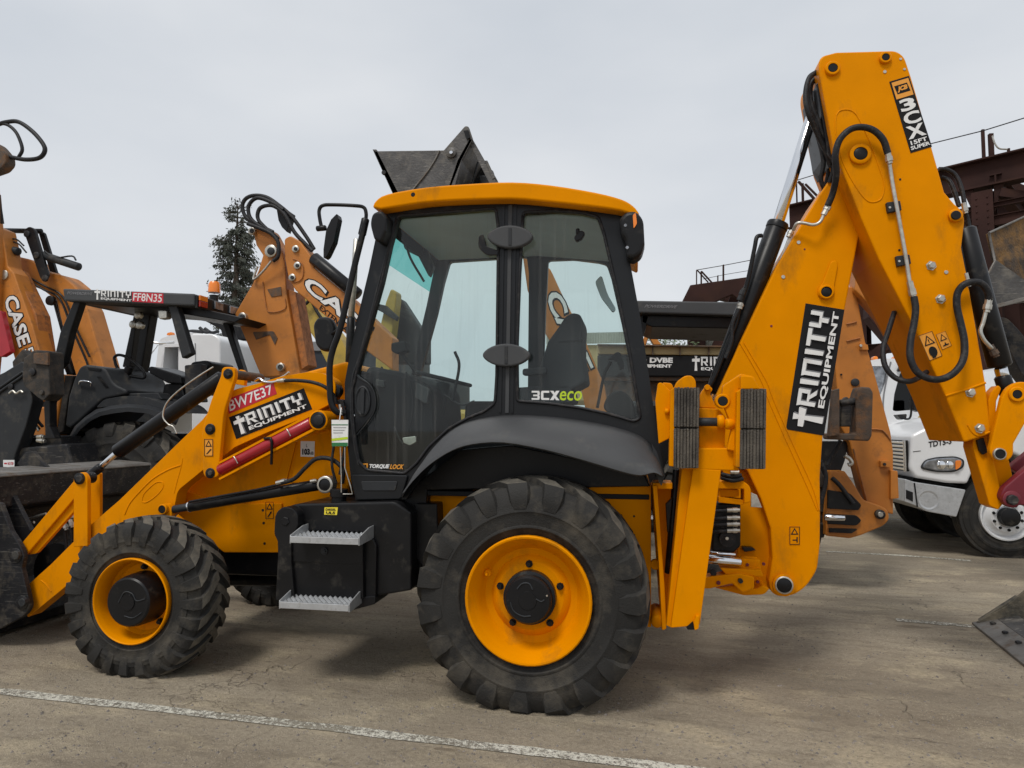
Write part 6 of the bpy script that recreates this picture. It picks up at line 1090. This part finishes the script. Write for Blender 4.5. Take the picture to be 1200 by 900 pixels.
beam('brace', at(817, 316.5, 23.5), at(830, 331, 23.5), .04, .04, 'frame', F2); beam('brace', at(822, 318, 23.5), at(834, 331, 23.5), .05, .05, 'frame', F2)
v, f = tube_data([at(816, 316.5, 23.5), at(848, 311, 23.5), at(900, 301, 23.5)], .013, 5); mk('safety_wire', v, f, 'blks', F2, recalc=False); v, f = tube_data([at(824, 327, 23.5), at(848, 322, 23.5), at(878, 317, 23.5)], .009, 5); mk('safety_wire', v, f, 'blks', F2, recalc=False)
# ---- rusty raised bucket, far right
RB = thing('loader_bucket', 'rust caked bucket held up on a black arm at the right edge', 'bucket', (at(1230, 500, 6.9).x, 7.2, 0))
def quadp(nm, pts, m, parent, th=.03, bev=.003):
    P = [at(*p) for p in pts]; n = (P[1] - P[0]).cross(P[2] - P[0]).normalized() * th; v, f = loft_plate(P, [p + n for p in P]); return mk(nm, v, f, m, parent, bevel=bev)
quadp('bucket_floor', [(1159, 273, 6.6), (1290, 213, 8.0), (1330, 300, 8.0), (1200, 345, 6.9), (1166, 306, 6.65)], 'rustbk', RB); quadp('bucket_cheek', [(1166, 306, 6.6), (1200, 330, 6.6), (1280, 335, 6.6), (1240, 350, 6.6), (1162, 359, 6.6), (1153, 330, 6.6)], 'buck', RB); quadp('cutting_edge', [(1162, 358, 6.55), (1300, 322, 6.55), (1300, 328, 6.55), (1163, 362, 6.55)], 'bare', RB, .04); tube('edge_strip', [(1153, 330, 6.55), (1166, 306, 6.6), (1159, 273, 6.6)], .010, 'bare', RB, sm=False); tube('edge_strip', [(1159, 273, 6.58), (1290, 213, 7.98)], .010, 'bare', RB, sm=False)
plate('arm', [(1165, 372, 4), (1180, 372, 5), (1192, 384, 4), (1230, 430), (1260, 480), (1280, 640), (1250, 640), (1230, 480), (1196, 436), (1178, 400)], 6.9, 7.1, 'blks', RB, .015); disc('pin', 1182, 393, 6.87, 5, .06, 'blks', RB, 16); rod('support_leg', at(1265, 600, 7.0), Vector((at(1265, 600, 7.0).x, 7.0, 0)), .12, 'blks', RB)
plate('link', [(1160, 386, 3), (1176, 380, 3), (1214, 440), (1204, 448, 3)], 7.2, 7.3, 'blks', RB, .01)
# ---- bucket resting on the ground, lower right
GB = thing('loader_bucket', 'mud caked bucket lying on the asphalt with a bolted cutting edge, lower right corner', 'bucket', gr(1215, 760))
e0 = gr(1140, 733); e1 = gr(1222, 800); dv = (e1 - e0).normalized(); nv = Vector((-dv.y, dv.x, 0)); nv = nv if nv.x > 0 else -nv
def slab(nm, P, m, th=Vector((0, 0, .02)), parent=GB, bev=.003): v, f = loft_plate(P, [p + th for p in P]); return mk(nm, v, f, m, parent, bevel=bev)
up = Vector((0, 0, 1)); tl = .03
def e(t, s, z): return e0 + dv * t + nv * s + up * z
slab('cutting_edge', [e(-.02, 0, .0), e(2.2, 0, .0), e(2.2, .16, .05), e(-.02, .16, .05)], 'bare'); slab('bolt_plate', [e(.0, .16, .052), e(2.2, .16, .052), e(2.2, .30, .085), e(.0, .30, .085)], 'buck')
slab('bucket_floor', [e(.0, .30, .07), e(2.2, .30, .07), e(2.2, .75, .15), e(.0, .75, .15)], 'mud'); slab('bucket_back', [e(.0, .75, .15), e(2.2, .75, .15), e(2.2, 1.1, .75), e(.0, 1.1, .75)], 'mud')
slab('bucket_cheek', [e(.0, .02, .03), e(.0, .30, .07), e(.0, .75, .15), e(.0, 1.1, .75), e(.0, .78, .72), e(.0, .22, .17)], 'mud', dv * .025); slab('edge_guard', [e(-.03, .04, .045), e(-.03, .12, .045), e(-.03, .36, .235), e(-.03, .30, .25)], 'mud', dv * .05)
for i in range(9):
    c = e(.12 + i * .24, .10, .053); lathe('bolt', c, (0, 0, 1), [(0, .022), (.012, .02), (.016, .01)], 'blks', GB, 6)
# ---- white trucks, right
U = 9.05
xf = at(1070, 560, U).x
TK = thing('truck', 'white truck with barred grille and black number on its bonnet, at the right', 'truck', (at(1180, 500, U).x, 10.2, 0))
hdp = [(1068, 510, 4), (1078, 505, 6), (1100, 495, 10), (1130, 488, 10), (1200, 482), (1300, 478), (1300, 556), (1215, 556), (1205, 540, 10), (1180, 528, 12), (1156, 530, 12), (1144, 545, 8), (1134, 567, 3), (1110, 566), (1073, 560, 4), (1066, 550, 4)]
hood = plate('bonnet', hdp, U, U + 2.25, 'wht', TK, .10, seg=4)
plate('wheel_arch', [(1070, 556), (1128, 570), (1140, 548), (1160, 532), (1188, 530), (1206, 546), (1215, 560), (1300, 560), (1300, 600), (1075, 592)], U + .4, U + 1.9, 'blk', TK, .02)
bp = plate('bumper', [(1060, 561, 2), (1072, 565, 3), (1132, 574, 2), (1121, 606, 2), (1084, 599, 5), (1074, 593, 4), (1060, 588)], U - .02, U + 2.3, 'ser', TK, .03, seg=3, label='silver bumper')
lathe('fog_lamp_recess', at(1088, 586, U - .02), (0, -1, 0), [(-.02, .115), (.006, .115), (.004, .10), (-.015, .06), (-.018, 0)], 'ser', bp, 28)
hl0 = plate('headlight_rim', [(1078, 549, 5), (1084, 539, 5), (1098, 535.5, 6), (1121, 534.5, 6), (1131, 539, 4), (1130, 548, 5), (1119, 553.5, 6), (1098, 553.5, 6)], U - .02, U + .01, 'plc', TK, .01)
hl = plate('headlight', [(1080, 548, 4), (1085, 540, 4), (1098, 537, 6), (1120, 536, 6), (1129, 540, 4), (1128, 547, 5), (1118, 552, 6), (1098, 552, 6)], U - .03, U + .01, 'clens', TK, .015, seg=3); plate('indicator_lens', [(1120, 540, 2), (1127, 539, 3), (1126, 547, 3), (1120, 551, 2)], U - .045, U - .03, 'amber', hl, .005)
for q, r in (((1103, 545), 5.5), ((1113, 545), 5.0)): disc('lamp_reflector', *q, U - .03, r, .015, 'chr', hl, 20)
zg0 = at(1070, 553, U).z; zg1 = at(1066, 516, U).z
gp = box('grille', xf - .05, xf - .02, U + .05, U + 1.5, zg0, zg1, 'blk', TK, .01)
n = 8
for i in range(n):
    z = zg0 + .03 + (zg1 - zg0 - .06) * i / (n - 1); box('grille_bar', xf - .075, xf - .05, U + .06, U + 1.49, z - .014, z + .014, 'chr', gp, .004)
for y in (U + .04, U + .62, U + 1.06, U + 1.5): box('grille_upright', xf - .085, xf - .06, y - .012, y + .012, zg0, zg1, 'chr', gp, .003)
box('badge', xf - .06, xf - .02, U + .75, U + .97, zg1 + .03, zg1 + .11, 'chr', TK, .01)
decal(TK, [(1088, 517.5), (1115, 513.5), (1115, 520), (1088, 524.5)], U - .001, None, [('t', 'TDT5-3', 0, 0, 1, 1, 'bks', .03, 0)])
TP = [(-.06, .29), (0, .285), (.004, .27), (-.02, .255), (-.05, .24), (.0, .20), (.02, .18), (.02, .13), (.0, .12), (.0, 0)]
tmT = tyre_mesh('truck_tyre', .50, .28, .29, 20, .02, .2, .49, True)
xw = at(1180, 605, U).x
whl = add_wheel(TK, 'front_wheel', xw, U - .0, .49, tmT, .28, [(a, r) for a, r in TP], 'wht', [(-.02, .11), (.09, .105), (.10, .06), (.10, 0)], (10, .155, -.02, .012)); add_wheel(TK, 'front_wheel', xw, U + 2.2, .49, tmT, .28, [(a, r) for a, r in TP], 'wht', None, None, True)
plate('panel_gap', [(1070, 529), (1079, 528), (1079, 528.8), (1070, 529.8)], U - .003, U, 'blk', TK, 0); plate('bumper_split', [(1071, 566), (1072.5, 566), (1076, 594), (1074.5, 594)], U - .03, U - .015, 'blk', TK, 0); plate('bumper_vent', [(1062, 574), (1070, 577), (1070, 588), (1062, 584)], U - .028, U - .015, 'blk', TK, .002)
plate('cab', [(1196, 484), (1215, 440, 6), (1230, 420, 8), (1330, 418), (1330, 560), (1210, 560)], U + .05, U + 2.3, 'wht', TK, .05)
V2 = 10.6
T2 = thing('truck', 'second white truck, only its cab with dark window and black mirrors showing', 'truck', (at(1080, 500, V2).x, 11.8, 0))
cabp = [(1000, 500), (1012, 424, 6), (1030, 420.5, 4), (1060, 420, 4), (1120, 424, 10), (1140, 440), (1150, 520), (1150, 560), (1000, 560)]
cb2 = plate('cab', cabp, V2, V2 + 2.2, 'wht', T2, .03, holes=[[(1046, 481, 8), (1048, 462), (1055, 436, 8), (1064, 432, 6), (1082, 432, 5), (1094, 478, 6), (1050, 482, 6)], [(1006, 470), (1018, 429, 3), (1040, 429, 4), (1040, 445), (1031, 466), (1022, 475)]])
plate('door_glass', [(1044, 484), (1046, 460), (1056, 430), (1084, 430), (1096, 484)], V2 + .04, V2 + .06, 'glassd', T2, 0); plate('windscreen', [(1004, 476), (1016, 427), (1042, 427), (1042, 445), (1030, 478)], V2 + .04, V2 + .06, 'clens', T2, 0); plate('cab_interior', [(1000, 424), (1115, 424), (1115, 490), (1000, 490)], V2 + .35, V2 + 1.9, 'inter', T2, .02)
tube('door_seam', [(1044, 424, V2 - .005), (1040, 440, V2 - .005), (1035, 470, V2 - .005), (1037, 500, V2 - .005)], .01, 'grs', T2); plate('lamp', [(1052, 434, 2), (1055, 429, 2), (1061, 428, 2), (1060, 432, 2), (1054, 436, 2)], V2 - .08, V2 - .02, 'blk', T2, .01)
plate('mirror', [(1069, 470, 2), (1071, 467, 2), (1081, 467, 2), (1081.5, 480, 3), (1078, 483, 2), (1070, 480, 2)], V2 - .35, V2 - .2, 'blk', T2, .02); plate('mirror', [(1051, 486, 2), (1063, 485, 2), (1062, 491, 2), (1056, 492, 2)], V2 - .4, V2 - .25, 'blk', T2, .015); tube('mirror_arm', [(1066, 440, V2 - .2), (1068, 456, V2 - .3), (1068, 480, V2 - .3), (1066, 490, V2 - .3), (1060, 491, V2 - .3)], .014, 'blk', T2, n=4)
for i, p_ in enumerate(([(1071, 495), (1080, 484), (1084, 484), (1077, 495)], [(1082, 484), (1086, 484), (1091, 492), (1087, 492)])): plate('reflective_chevron', p_, V2 - .006, V2 - .001, 'excy', T2, 0)
for q in (1026, 1050): disc('marker_lamp', q, 420, V2 + .3, 3, .1, 'amber', T2, 10)
wheel_simple(T2, 1130, V2, .49, .5, .28, .29, 20, 'wht', plain=True)
plate('underbody', [(1010, 556), (1150, 556), (1150, 590), (1010, 590)], V2 + .1, V2 + 2, 'blk', T2, .03)
